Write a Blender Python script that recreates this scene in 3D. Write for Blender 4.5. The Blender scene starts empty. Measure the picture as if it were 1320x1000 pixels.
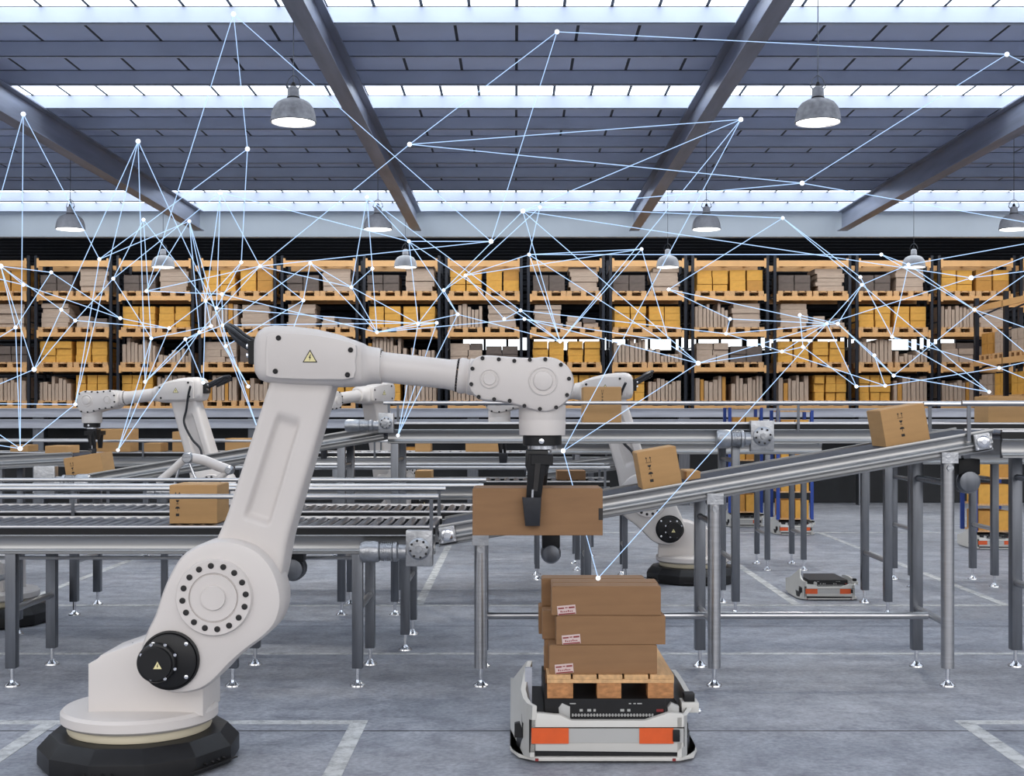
import bpy, bmesh, math, random
from mathutils import Vector, Matrix
R = random.Random(7)
PI = math.pi
C = bpy.context.scene.collection
FPX, VX, HY, CH = 1650.0, 664.0, 534.0, 1.5      # focal length in pixels, vanishing point, eye height

def W(px, py, Z):
    return Vector(((px - VX) * Z / FPX, Z, CH - (py - HY) * Z / FPX))

# ------------------------------------------------------------------ materials
def mat(name, col, rough=.5, metal=0., var=0., scale=6., bump=0., bscale=60., emis=None, estr=0., stretch=None, spec=.5, coat=0.):
    m = bpy.data.materials.new(name); m.use_nodes = True
    nt = m.node_tree; b = nt.nodes['Principled BSDF']
    b.inputs['Base Color'].default_value = (*col, 1)
    b.inputs['Roughness'].default_value = rough
    b.inputs['Metallic'].default_value = metal
    b.inputs['Specular IOR Level'].default_value = spec
    if coat: b.inputs['Coat Weight'].default_value = coat; b.inputs['Coat Roughness'].default_value = .2
    tc = nt.nodes.new('ShaderNodeTexCoord'); src = tc.outputs['Object']
    if stretch:
        mp = nt.nodes.new('ShaderNodeMapping'); mp.inputs['Scale'].default_value = stretch
        nt.links.new(src, mp.inputs['Vector']); src = mp.outputs['Vector']
    if var:
        n = nt.nodes.new('ShaderNodeTexNoise'); n.inputs['Scale'].default_value = scale; n.inputs['Detail'].default_value = 6
        nt.links.new(src, n.inputs['Vector'])
        r = nt.nodes.new('ShaderNodeValToRGB')
        r.color_ramp.elements[0].position = .3; r.color_ramp.elements[1].position = .72
        r.color_ramp.elements[0].color = (*[c * (1 - var) for c in col], 1)
        r.color_ramp.elements[1].color = (*[min(1, c * (1 + var)) for c in col], 1)
        nt.links.new(n.outputs['Fac'], r.inputs['Fac']); nt.links.new(r.outputs['Color'], b.inputs['Base Color'])
    if bump:
        n2 = nt.nodes.new('ShaderNodeTexNoise'); n2.inputs['Scale'].default_value = bscale; n2.inputs['Detail'].default_value = 4
        nt.links.new(src, n2.inputs['Vector'])
        bp = nt.nodes.new('ShaderNodeBump'); bp.inputs['Strength'].default_value = bump; bp.inputs['Distance'].default_value = .01
        nt.links.new(n2.outputs['Fac'], bp.inputs['Height']); nt.links.new(bp.outputs['Normal'], b.inputs['Normal'])
    if emis:
        b.inputs['Emission Color'].default_value = (*emis, 1); b.inputs['Emission Strength'].default_value = estr
    return m

M = dict(
    white=mat('white_enamel', (.64, .60, .575), .42, 0, .03, 3, bump=.03, bscale=180),
    cream=mat('cream_enamel', (.62, .56, .42), .5, 0, .05, 8),
    groove=mat('grey_enamel', (.50, .47, .45), .5, 0, .03, 8),
    black=mat('black_plastic', (.010, .010, .011), .42, 0, .2, 12, spec=.32),
    rubber=mat('black_rubber', (.016, .017, .022), .45, 0, .2, 30),
    galvw=mat('whitewashed_shade', (.66, .66, .68), .6, 0, .10, 16),  # farther lampshades: distance haze put into the colour
    bolt=mat('dark_bolt', (.03, .028, .028), .4, .5, .1, 40),
    chrome=mat('bright_steel', (.78, .79, .82), .2, 1., .08, 20),
    steel=mat('brushed_steel', (.50, .50, .51), .30, 1., .10, 5, stretch=(1, 1, 12)),
    beam=mat('pressed_steel', (.34, .34, .34), .34, .9, .14, 2, stretch=(.4, 4, 9)),
    darksteel=mat('dark_steel', (.17, .18, .20), .34, .9, .15, 6, stretch=(5, 5, .6)),
    cast=mat('cast_aluminium', (.42, .43, .45), .34, .9, .18, 14, bump=.3, bscale=50),
    roller=mat('roller_steel', (.085, .09, .11), .28, .85, .15, 10),
    belt=mat('belt_rubber', (.045, .047, .060), .7, 0, .15, 10, spec=.25),
    kraft=mat('kraft_card', (.50, .29, .12), .75, 0, .06, 5, bump=.05, bscale=90, stretch=(1, 1, 6)),
    brown=mat('brown_card', (.25, .135, .062), .75, 0, .08, 5, bump=.05, bscale=90, stretch=(1, 1, 6)),
    yellow=mat('yellow_card', (.68, .35, .06), .7, 0, .10, 3),
    orangec=mat('orange_card', (.52, .25, .05), .7, 0, .10, 3),
    tan=mat('pale_card', (.46, .35, .27), .75, 0, .12, 3),
    grey=mat('greybrown_card', (.13, .10, .085), .75, 0, .15, 3),
    wood=mat('pine_wood', (.60, .36, .17), .65, 0, .25, 4, stretch=(9, 1, 9)),
    block=mat('block_wood', (.42, .19, .07), .7, 0, .35, 9, stretch=(3, 1, 6)),
    rackbeam=mat('orange_beam', (.72, .40, .16), .5, 0, .06, 4),
    post=mat('navy_post', (.010, .013, .022), .5, .2, .2, 4),
    blue=mat('blue_post', (.02, .06, .30), .45, .2, .1, 6),
    agv=mat('pale_shell', (.58, .57, .54), .4, 0, .03, 5),
    agvd=mat('grey_panel', (.42, .42, .41), .42, 0, .03, 5),
    orange=mat('orange_reflector', (.66, .095, .015), .4, 0, .05, 20),
    red=mat('red_print', (.22, .02, .02), .5),
    ink=mat('black_ink', (.02, .015, .012), .6),
    label=mat('label_paper', (.62, .48, .46), .6),
    sign=mat('warning_yellow', (.80, .72, .38), .5),
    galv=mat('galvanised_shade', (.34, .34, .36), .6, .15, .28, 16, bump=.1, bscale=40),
    purlin=mat('purlin_steel', (.58, .64, .78), .5, .1, .06, 2),
    rafter=mat('rafter_steel', (.34, .37, .46), .4, .5, .15, 3, stretch=(3, .3, 3)),
    bulk=mat('bulkhead_paint', (.47, .51, .55), .6, 0, .05, 1),
    fascia=mat('galvanised_fascia', (.42, .44, .50), .45, .4, .12, 3, stretch=(.5, 1, 5)),
    wallp=mat('dark_concrete', (.028, .029, .031), .8, 0, .35, 1.2),
    cloth=mat('flange_blue', (.02, .03, .10), .4, .3, .1, 9),
    bulb=mat('lamp_diffuser', (.9, .9, .85), .5, emis=(1, .98, .9), estr=7.),
    led=mat('status_light', (.9, .9, .9), .4, emis=(.9, .95, 1), estr=1.2),
)

def emitter(name, col, strength, sample=True, clear=0.):
    m = bpy.data.materials.new(name); m.use_nodes = True; nt = m.node_tree
    nt.nodes.clear(); o = nt.nodes.new('ShaderNodeOutputMaterial'); e = nt.nodes.new('ShaderNodeEmission')
    e.inputs['Color'].default_value = (*col, 1); e.inputs['Strength'].default_value = strength
    if clear:
        t = nt.nodes.new('ShaderNodeBsdfTransparent'); x = nt.nodes.new('ShaderNodeMixShader')
        x.inputs[0].default_value = clear
        nt.links.new(e.outputs[0], x.inputs[1]); nt.links.new(t.outputs[0], x.inputs[2]); nt.links.new(x.outputs[0], o.inputs['Surface'])
    else: nt.links.new(e.outputs[0], o.inputs['Surface'])
    if not sample: m.cycles.emission_sampling = 'NONE'
    return m
M['node'] = emitter('network_node_light', (.80, .88, 1.), 2.4, False)
M['line'] = emitter('network_line_light', (.45, .66, 1.), 1.6, False, .42)
M['pane'] = emitter('daylight_pane', (.90, .96, 1.), 2.2, False)

def striped(name, base, dark, pitch, frac, emis=None, estr=0., off=0.):
    """sheet with seams every `pitch` metres along X"""
    m = mat(name, base, .5, .1, .08, .7)
    nt = m.node_tree; b = nt.nodes['Principled BSDF']
    tc = nt.nodes.new('ShaderNodeTexCoord'); s = nt.nodes.new('ShaderNodeSeparateXYZ'); nt.links.new(tc.outputs['Object'], s.inputs[0])
    a = nt.nodes.new('ShaderNodeMath'); a.operation = 'ADD'; a.inputs[1].default_value = off + 100 * pitch; nt.links.new(s.outputs[0], a.inputs[0])
    d = nt.nodes.new('ShaderNodeMath'); d.operation = 'DIVIDE'; d.inputs[1].default_value = pitch; nt.links.new(a.outputs[0], d.inputs[0])
    f = nt.nodes.new('ShaderNodeMath'); f.operation = 'FRACT'; nt.links.new(d.outputs[0], f.inputs[0])
    l = nt.nodes.new('ShaderNodeMath'); l.operation = 'LESS_THAN'; l.inputs[1].default_value = frac; nt.links.new(f.outputs[0], l.inputs[0])
    x = nt.nodes.new('ShaderNodeMix'); x.data_type = 'RGBA'
    old = b.inputs['Base Color'].links[0].from_socket
    nt.links.new(l.outputs[0], x.inputs[0]); nt.links.new(old, x.inputs[6]); x.inputs[7].default_value = (*dark, 1)
    nt.links.new(x.outputs[2], b.inputs['Base Color'])
    if emis:
        b.inputs['Emission Color'].default_value = (*emis, 1)
        g = nt.nodes.new('ShaderNodeMath'); g.operation = 'SUBTRACT'; g.inputs[0].default_value = 1; nt.links.new(l.outputs[0], g.inputs[1])
        h = nt.nodes.new('ShaderNodeMath'); h.operation = 'MULTIPLY'; h.inputs[1].default_value = estr; nt.links.new(g.outputs[0], h.inputs[0])
        nt.links.new(h.outputs[0], b.inputs['Emission Strength'])
    return m
M['sheet'] = striped('roof_sheet', (.66, .72, .92), (.02, .02, .03), .68, .05)
M['sky'] = striped('skylight_sheet', (.8, .85, .9), (.05, .06, .09), .50, .07, (.86, .93, 1.), 2.6)

def corrugated(name, col, pitch):
    m = mat(name, col, .45, .3, .1, .6); nt = m.node_tree; b = nt.nodes['Principled BSDF']
    tc = nt.nodes.new('ShaderNodeTexCoord'); s = nt.nodes.new('ShaderNodeSeparateXYZ'); nt.links.new(tc.outputs['Object'], s.inputs[0])
    d = nt.nodes.new('ShaderNodeMath'); d.operation = 'MULTIPLY'; d.inputs[1].default_value = 2 * PI / pitch; nt.links.new(s.outputs[2], d.inputs[0])
    f = nt.nodes.new('ShaderNodeMath'); f.operation = 'SINE'; nt.links.new(d.outputs[0], f.inputs[0])
    bp = nt.nodes.new('ShaderNodeBump'); bp.inputs['Strength'].default_value = 1; bp.inputs['Distance'].default_value = .08
    nt.links.new(f.outputs[0], bp.inputs['Height']); nt.links.new(bp.outputs[0], b.inputs['Normal'])
    return m
M['cladding'] = corrugated('ribbed_cladding', (.030, .034, .044), .16)

def floor_mat():
    m = bpy.data.materials.new('worn_concrete'); m.use_nodes = True; nt = m.node_tree; b = nt.nodes['Principled BSDF']; L = nt.links.new
    tc = nt.nodes.new('ShaderNodeTexCoord')
    def noise(sc, det, stretch=(1, 1, 1), rough=.6):
        mp = nt.nodes.new('ShaderNodeMapping'); mp.inputs['Scale'].default_value = stretch; L(tc.outputs['Object'], mp.inputs[0])
        n = nt.nodes.new('ShaderNodeTexNoise'); n.inputs['Scale'].default_value = sc; n.inputs['Detail'].default_value = det; n.inputs['Roughness'].default_value = rough
        L(mp.outputs[0], n.inputs['Vector']); return n.outputs['Fac']
    def ramp(src, p0, c0, p1, c1):
        r = nt.nodes.new('ShaderNodeValToRGB'); e = r.color_ramp.elements
        e[0].position = p0; e[0].color = (*c0, 1); e[1].position = p1; e[1].color = (*c1, 1); L(src, r.inputs[0]); return r.outputs[0]
    def mul(a, c, f=1.):
        x = nt.nodes.new('ShaderNodeMix'); x.data_type = 'RGBA'; x.blend_type = 'MULTIPLY'; x.inputs[0].default_value = f
        L(a, x.inputs[6]); L(c, x.inputs[7]); return x.outputs[2]
    c = ramp(noise(1.1, 8, (.6, 1.2, 1)), .30, (.270, .290, .330), .70, (.400, .415, .455))
    c = mul(c, ramp(noise(5, 10, (1, 1, 1), .75), .34, (.62, .62, .65), .60, (1.12, 1.12, 1.12)))
    c = mul(c, ramp(noise(38, 6), .35, (.72, .72, .74), .62, (1.08, 1.08, 1.08)), .9)
    c = mul(c, ramp(noise(2.2, 12, (1, 3, 1), .8), .36, (.55, .56, .60), .44, (1, 1, 1)), .8)
    # joints of the slab, cut across every 3.03 m
    s = nt.nodes.new('ShaderNodeSeparateXYZ'); L(tc.outputs['Object'], s.inputs[0])
    a = nt.nodes.new('ShaderNodeMath'); a.operation = 'ADD'; a.inputs[1].default_value = 60 - 6.07 + .01; L(s.outputs[1], a.inputs[0])
    d = nt.nodes.new('ShaderNodeMath'); d.operation = 'DIVIDE'; d.inputs[1].default_value = 3.0; L(a.outputs[0], d.inputs[0])
    f = nt.nodes.new('ShaderNodeMath'); f.operation = 'FRACT'; L(d.outputs[0], f.inputs[0])
    l = nt.nodes.new('ShaderNodeMath'); l.operation = 'LESS_THAN'; l.inputs[1].default_value = .006; L(f.outputs[0], l.inputs[0])
    x = nt.nodes.new('ShaderNodeMix'); x.data_type = 'RGBA'; L(l.outputs[0], x.inputs[0]); L(c, x.inputs[6]); x.inputs[7].default_value = (.05, .05, .06, 1)
    L(x.outputs[2], b.inputs['Base Color'])
    L(ramp(noise(3, 6), .3, (.38,) * 3, .7, (.62,) * 3), b.inputs['Roughness'])
    bp = nt.nodes.new('ShaderNodeBump'); bp.inputs['Strength'].default_value = .35; bp.inputs['Distance'].default_value = .01
    L(noise(30, 8), bp.inputs['Height']); L(bp.outputs[0], b.inputs['Normal'])
    return m
M['floor'] = floor_mat()

def paint_mat():
    m = mat('worn_paint', (.62, .63, .63), .6, 0, .1, 8); nt = m.node_tree; b = nt.nodes['Principled BSDF']
    tc = nt.nodes.new('ShaderNodeTexCoord'); n = nt.nodes.new('ShaderNodeTexNoise'); n.inputs['Scale'].default_value = 9; n.inputs['Detail'].default_value = 8; n.inputs['Roughness'].default_value = .75
    nt.links.new(tc.outputs['Object'], n.inputs['Vector']); r = nt.nodes.new('ShaderNodeValToRGB')
    r.color_ramp.elements[0].position = .36; r.color_ramp.elements[0].color = (.45,) * 3 + (1,); r.color_ramp.elements[1].position = .56; r.color_ramp.elements[1].color = (.92,) * 3 + (1,)
    nt.links.new(n.outputs['Fac'], r.inputs[0]); nt.links.new(r.outputs[0], b.inputs['Alpha'])
    return m
M['paint'] = paint_mat()

# ------------------------------------------------------------------ mesh building
class MB:
    def __init__(s): s.b = bmesh.new()
    def faces(s, vs, fs):
        v = [s.b.verts.new(p) for p in vs]
        for f in fs:
            try: s.b.faces.new([v[i] for i in f])
            except ValueError: pass
        return v
    def box(s, x0, x1, y0, y1, z0, z1, m=None):
        P = [Vector(p) for p in ((x0,y0,z0),(x1,y0,z0),(x1,y1,z0),(x0,y1,z0),(x0,y0,z1),(x1,y0,z1),(x1,y1,z1),(x0,y1,z1))]
        if m is not None: P = [m @ p for p in P]
        s.faces(P, ((0,3,2,1),(4,5,6,7),(0,1,5,4),(1,2,6,5),(2,3,7,6),(3,0,4,7))); return s
    def hexa(s, P):
        s.faces(P, ((0,3,2,1),(4,5,6,7),(0,1,5,4),(1,2,6,5),(2,3,7,6),(3,0,4,7))); return s
    def prism(s, pts, y0, y1, inset=0., cx=None):
        """outline of (x,z) points swept from y0 (front) to y1; inset chamfers both rims"""
        n = len(pts); c = Vector((sum(p[0] for p in pts) / n, sum(p[1] for p in pts) / n))
        P2 = [Vector(p) for p in pts]
        def ins(k):
            out = []
            for i in range(n):
                a, b_, d = P2[i - 1], P2[i], P2[(i + 1) % n]
                t1 = (b_ - a).normalized(); t2 = (d - b_).normalized()
                n1 = Vector((-t1.y, t1.x)); n2 = Vector((-t2.y, t2.x)); nn = (n1 + n2)
                if nn.length < 1e-6: nn = n1
                nn.normalize(); q = b_ + nn * k; q2 = b_ - nn * k
                out.append(q if area > 0 else q2)
            return out
        area = sum(P2[i - 1].x * P2[i].y - P2[i].x * P2[i - 1].y for i in range(n))
        sgn = 1 if y1 > y0 else -1
        if inset:
            st = [(1., 0.), (.293, .293), (0., 1.)]
            rings = [([*ins(inset * a)], y0 + sgn * inset * b_) for a, b_ in st] + [([*ins(inset * a)], y1 - sgn * inset * b_) for a, b_ in reversed(st)]
        else: rings = [(P2, y0), (P2, y1)]
        vr = [[s.b.verts.new((p.x, y, p.y)) for p in ps] for ps, y in rings]
        for a, b_ in zip(vr, vr[1:]):
            for i in range(n): s.b.faces.new((a[i - 1], a[i], b_[i], b_[i - 1]))
        s.b.faces.new(vr[0]); s.b.faces.new(list(reversed(vr[-1]))); return s
    def lathe(s, prof, origin=(0, 0, 0), axis=(0, 0, 1), n=32, cap=True, phase=0.):
        A = Vector(axis).normalized(); U = A.orthogonal().normalized()
        if abs(A.z) > .99: U = Vector((1, 0, 0))
        V = A.cross(U); O = Vector(origin)
        rings = [[s.b.verts.new(O + A * h + (U * math.cos(2 * PI * i / n + phase) + V * math.sin(2 * PI * i / n + phase)) * max(r, 1e-4)) for i in range(n)] for r, h in prof]
        for a, b_ in zip(rings, rings[1:]):
            for i in range(n): s.b.faces.new((a[i - 1], a[i], b_[i], b_[i - 1]))
        if cap: s.b.faces.new(rings[0]); s.b.faces.new(rings[-1])
        return s
    def cyl(s, p0, p1, r, n=16, r2=None):
        p0 = Vector(p0); p1 = Vector(p1); d = p1 - p0
        return s.lathe([(r, 0), (r if r2 is None else r2, d.length)], p0, d, n)
    def tube(s, pts, r, n=8, sub=6):
        P = [Vector(p) for p in pts]
        if sub > 1 and len(P) > 2:
            Q = []
            for i in range(len(P) - 1):
                a = P[max(i - 1, 0)]; b_ = P[i]; c = P[i + 1]; d = P[min(i + 2, len(P) - 1)]
                for k in range(sub):
                    t = k / sub
                    Q.append(.5 * ((2 * b_) + (c - a) * t + (2 * a - 5 * b_ + 4 * c - d) * t * t + (3 * b_ - a - 3 * c + d) * t ** 3))
            P = Q + [P[-1]]
        rings = []; U = None
        for i, p in enumerate(P):
            T = (P[min(i + 1, len(P) - 1)] - P[max(i - 1, 0)]).normalized()
            U = T.orthogonal().normalized() if U is None else (U - T * U.dot(T)).normalized()
            V = T.cross(U)
            rings.append([s.b.verts.new(p + (U * math.cos(2 * PI * k / n) + V * math.sin(2 * PI * k / n)) * r) for k in range(n)])
        for a, b_ in zip(rings, rings[1:]):
            for k in range(n): s.b.faces.new((a[k - 1], a[k], b_[k], b_[k - 1]))
        s.b.faces.new(rings[0]); s.b.faces.new(rings[-1]); return s
    def loft(s, secs):
        rings = [[s.b.verts.new(p) for p in sec] for sec in secs]; n = len(rings[0])
        for a, b_ in zip(rings, rings[1:]):
            for k in range(n): s.b.faces.new((a[k - 1], a[k], b_[k], b_[k - 1]))
        s.b.faces.new(rings[0]); s.b.faces.new(rings[-1]); return s
    def mesh(s, name, m, smooth=35, bevel=0.):
        if bevel:
            bmesh.ops.bevel(s.b, geom=list(s.b.edges), offset=bevel, segments=2, affect='EDGES', clamp_overlap=True, profile=.6)
        bmesh.ops.recalc_face_normals(s.b, faces=s.b.faces)
        me = bpy.data.meshes.new(name); s.b.to_mesh(me); s.b.free()
        me.materials.append(M[m] if isinstance(m, str) else m)
        if smooth:
            me.polygons.foreach_set('use_smooth', [True] * len(me.polygons)); me.set_sharp_from_angle(angle=math.radians(smooth))
        return me
    def build(s, name, m, parent=None, smooth=35, bevel=0., loc=None):
        return link(name, s.mesh(name, m, smooth, bevel), parent, loc)

def link(name, me, parent=None, loc=None, rot=None, scale=None):
    o = bpy.data.objects.new(name, me); C.objects.link(o)
    if parent: o.parent = parent
    if loc is not None: o.location = loc
    if rot is not None: o.rotation_euler = rot
    if scale is not None: o.scale = scale
    return o
def tag(o, label, cat, group=None, kind=None):
    o['label'] = label; o['category'] = cat
    if group: o['group'] = group
    if kind: o['kind'] = kind
    return o
def thing(name, label, cat, loc=(0, 0, 0), rz=0., group=None):
    o = link(name, None, None, loc, (0, 0, rz)); return tag(o, label, cat, group)
def struct(o, label=None):
    o['kind'] = 'structure'
    if label: o['label'] = label
    return o
def copy_tree(o, parent=None):
    c = o.copy(); C.objects.link(c); c.parent = parent
    for ch in list(o.children): copy_tree(ch, c)
    return c
def circ(cx, cz, r, a0=0, a1=360, n=24):
    return [(cx + r * math.cos(math.radians(a0 + (a1 - a0) * i / (n - 1))), cz + r * math.sin(math.radians(a0 + (a1 - a0) * i / (n - 1)))) for i in range(n)]

# ================================================================== THE HALL
struct(MB().box(-16, 16, -4, 34, -.2, 0).build('floor', 'floor', smooth=0), 'worn blue-grey concrete floor with painted bay lines')

def stripe(x0, x1, y0, y1):
    struct(MB().box(x0, x1, y0, y1, -.001, .002).build('floor_marking', 'paint', smooth=0))
stripe(-3.4, -.72, 6.20, 6.27); stripe(-.80, -.72, 3.2, 6.20); stripe(-2.30, -2.22, 3.2, 6.20)
stripe(2.15, 3.9, 6.20, 6.27); stripe(2.15, 2.23, 3.2, 6.20)
for X in (-6.9, -3.96, -.76, 2.22, 3.86): stripe(X - .035, X + .035, 10.1, 16.2)
stripe(-8, 8, 10.02, 10.09); stripe(-8, 8, 16.2, 16.28); stripe(-8, 8, 8.0, 8.05)

# roof
PZ = [13.455 + 1.25 * k for k in range(-9, 11)]
for i, y in enumerate(PZ):
    k = i - 9
    b = MB(); b.box(-14.5, 14.5, y, y + .006, 5.61, 5.79); b.box(-14.5, 14.5, y, y + .07, 5.61, 5.618); b.box(-14.5, 14.5, y, y + .07, 5.782, 5.79)
    struct(b.build('ceiling_purlin', 'purlin', smooth=0))
    sky = k in (0, 3, 9, 10, -2, -4, -6)       # the strip in front of purlin k; the farthest is added to brighten the bulkhead
    struct(MB().box(-14.5, 14.5, y - 1.25, y, 5.79, 5.81).build('ceiling_skylight' if sky else 'ceiling_sheet', 'sky' if sky else 'sheet', smooth=0))
struct(MB().box(-14.5, 14.5, 25.98, 26.1, 5.79, 5.81).build('ceiling_skylight', 'sky', smooth=0))  # unseen strip put in to wash the bulkhead with light
for X in (-10.75, -6.40, -2.0, 2.41, 6.63, 11.0):
    b = MB(); b.box(X - .008, X + .008, 2.2, 25.95, 5.23, 5.60); b.box(X - .10, X + .10, 2.2, 25.95, 5.215, 5.235); b.box(X - .10, X + .10, 2.2, 25.95, 5.59, 5.608)
    struct(b.build('ceiling_rafter', 'rafter', smooth=0))
b = MB(); b.box(-14.5, 14.5, 26.1, 26.3, 5.12, 5.79)
struct(b.build('wall_bulkhead', 'bulk', smooth=0))
struct(MB().box(-14.5, 14.5, 26.3, 33.2, 6.6, 6.62).build('ceiling', 'cladding', smooth=0))
struct(MB().box(-14.5, 14.5, 26.6, 28.6, 6.57, 6.59).build('ceiling_skylight', 'sky', smooth=0))  # added glowing panel, out of view, to brighten the racks
struct(MB().box(-14.5, 14.5, 26.2, 26.3, 5.79, 6.62).build('wall_upper', 'cladding', smooth=0))
# back wall with a strip of windows
for i, (x0, x1, z0, z1) in enumerate(((-14.5, 14.5, 0, 3.12), (-14.5, 14.5, 3.52, 6.62), (-14.5, -1.4, 3.12, 3.52), (11.4, 14.5, 3.12, 3.52))):
    struct(MB().box(x0, x1, 33.0, 33.2, z0, z1).build('wall_back', 'cladding', smooth=0))
wx = -1.4
for i in range(7):
    w = 1.70; f = MB(); f.box(wx, wx + w + .13, 33.02, 33.12, 3.12, 3.16); f.box(wx, wx + w + .13, 33.02, 33.12, 3.48, 3.52)
    for q in (0, .33, .66, 1): f.box(wx + q * (w + .07), wx + q * (w + .07) + .06, 33.02, 33.12, 3.16, 3.48)
    fr = struct(f.build('window_%d' % (i + 1), 'post', smooth=0))
    MB().box(wx, wx + w + .13, 33.13, 33.15, 3.12, 3.52).build('pane', 'pane', fr, smooth=0)
    wx += 1.83
# raised deck the racks stand on
struct(MB().box(-14.5, 14.5, 21.15, 33.0, 1.45, 1.6).build('floor_deck', 'wallp', smooth=0))
struct(MB().box(-14.5, 14.5, 21.75, 21.95, 0, 1.45).build('wall_deck', 'wallp', smooth=0))
def fasc(z0, z1, y):
    b = MB(); b.box(-14.5, 14.5, y + .03, y + .08, z0, z1); b.box(-14.5, 14.5, y, y + .08, z1 - .015, z1); b.box(-14.5, 14.5, y, y + .08, z0, z0 + .015)
    struct(b.build('trim_deck', 'fascia', smooth=0))
fasc(1.455, 1.60, 21.0); fasc(1.275, 1.42, 20.95)
for px in (-150, 55, 330, 610, 880, 1110, 1400):
    X = (px - VX) * 21.3 / FPX
    struct(MB().box(X - .09, X + .09, 21.1, 21.3, 0, 1.45).build('pillar_deck', 'darksteel', smooth=0))

# ================================================================== PENDANT LAMPS
def make_lamp(loc, label):
    t = thing('pendant_lamp', label, 'lamp', loc, R.random() * 0, 'pendant lamps hanging from the roof')
    # origin at the rim centre
    sh = [(.215, 0), (.222, .008), (.216, .03), (.209, .085), (.19, .145), (.155, .19), (.11, .215), (.066, .228), (.058, .235), (.055, .32), (.048, .335), (.03, .35)]
    inn = [(r - .006, h) for r, h in reversed(sh[:8])]
    b = MB(); b.lathe(sh + [(.02, .325)] , n=40, cap=False); b.lathe(inn, n=40, cap=False); b.lathe([(.215, 0), (.209, .0)], n=40, cap=False)
    b.build('lamp_shade', 'galv', t, 50)
    b = MB(); b.lathe([(.204, .014), (.204, .02)], n=32); b.build('diffuser', 'bulb', t, 0)
    b = MB(); b.lathe([(.060, .236), (.063, .242), (.060, .248)], n=24); b.lathe([(.02, .345), (.022, .365), (.014, .39)], n=14)
    b.cyl((-.04, 0, .31), (-.075, 0, .35), .006, 8); b.cyl((.04, 0, .31), (.075, 0, .35), .006, 8)
    b.build('socket_cap', 'bolt', t)
    b = MB(); b.tube([(0, 0, .36), (0, 0, 1.49)], .005, 6, 1)
    for s in (-1, 1): b.tube([(s * .075, 0, .35), (s * .05, 0, .42), (0, 0, .46)], .004, 6)
    b.build('cable', 'darksteel', t)
    return t
lamp_names = [[None, 'large grey pendant lamp at left of the nearest row of lamps', 'large grey pendant lamp at right of the nearest row of lamps', None],
  ['medium white pendant lamp, leftmost of the middle row of four lamps', 'medium white pendant lamp, second from left in the middle row of lamps', 'medium white pendant lamp, third from left in the middle row of lamps', 'medium white pendant lamp, rightmost of the middle row of four lamps'],
  ['small pendant lamp, leftmost of the farthest row of four lamps', 'small pendant lamp, second from left in the farthest row of lamps', 'small pendant lamp, third from left in the farthest row of lamps', 'small pendant lamp, rightmost of the farthest row of four lamps']]
lamp0 = None
for r, (y, xs) in enumerate(((12.3, (None, -2.13, 2.91, None)), (19.4, (-6.74, -2.08, 2.90, 7.56)), (24.4, (-6.71, -2.09, 2.91, 7.6)))):
    for c, X in enumerate(xs):
        if X is None: continue
        lp_ = bpy.data.lights.new('lamp_light', 'SPOT'); lp_.energy = 260; lp_.color = (1, .96, .88); lp_.spot_size = 2.3; lp_.spot_blend = .6; lp_.shadow_soft_size = .15
        lo = bpy.data.objects.new('lamp_light', lp_); C.objects.link(lo); lo.location = (X, y, 4.27)
        if lamp0 is None: o = lamp0 = make_lamp((X, y, 4.3), lamp_names[r][c])
        else: o = copy_tree(lamp0); o.location = (X, y, 4.3); o['label'] = lamp_names[r][c]
        o.rotation_euler.z = R.uniform(-.4, .4)
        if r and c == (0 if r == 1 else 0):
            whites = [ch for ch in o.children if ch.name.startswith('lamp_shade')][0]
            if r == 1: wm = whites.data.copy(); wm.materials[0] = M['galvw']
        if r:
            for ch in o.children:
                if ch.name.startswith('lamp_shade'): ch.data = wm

# ================================================================== RACKS AND THEIR LOADS
UX = [(147.5 + 105.8 * k - VX) / 55.0 for k in range(-3, 14)]      # upright centres at Z = 30
SHZ = [1.70, 2.60, 3.42, 4.27, 5.10]                                 # top of each beam level
rack = thing('pallet_rack', 'long navy pallet rack with orange beams on the deck along the back wall', 'rack', (0, 30, 1.6))
for i, x in enumerate(UX):
    b = MB()
    for y in (0, 1.0):
        for dx in (-.115, .055): b.box(x + dx, x + dx + .065, y - .03, y + .04, 0, 3.62)
    for z in (.25, .85, 1.45, 2.05, 2.65, 3.25):
        b.box(x - .09, x - .07, 0, 1, z, z + .03); b.box(x + .07, x + .09, 0, 1, z, z + .03)
    b.build('upright', 'post', rack, 0)
for i in range(len(UX) - 1):
    for l, z in enumerate(SHZ):
        b = MB(); x0, x1 = UX[i] + .12, UX[i + 1] - .12; h = .10 if l < 4 else .14; zz = z - 1.6
        b.box(x0, x1, -.05, 0, zz - h, zz); b.box(x0, x1, 1.0, 1.05, zz - h, zz)
        b.box(x0, x0 + .05, -.058, -.05, zz - h - .03, zz + .05); b.box(x1 - .05, x1, -.058, -.05, zz - h - .03, zz + .05)
        for q in (.2, .5, .8): b.box(x0 + q * (x1 - x0) - .04, x0 + q * (x1 - x0) + .04, 0, 1.0, zz - .03, zz - .002)
        b.build('shelf_beam', 'rackbeam', rack, 0)

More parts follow.
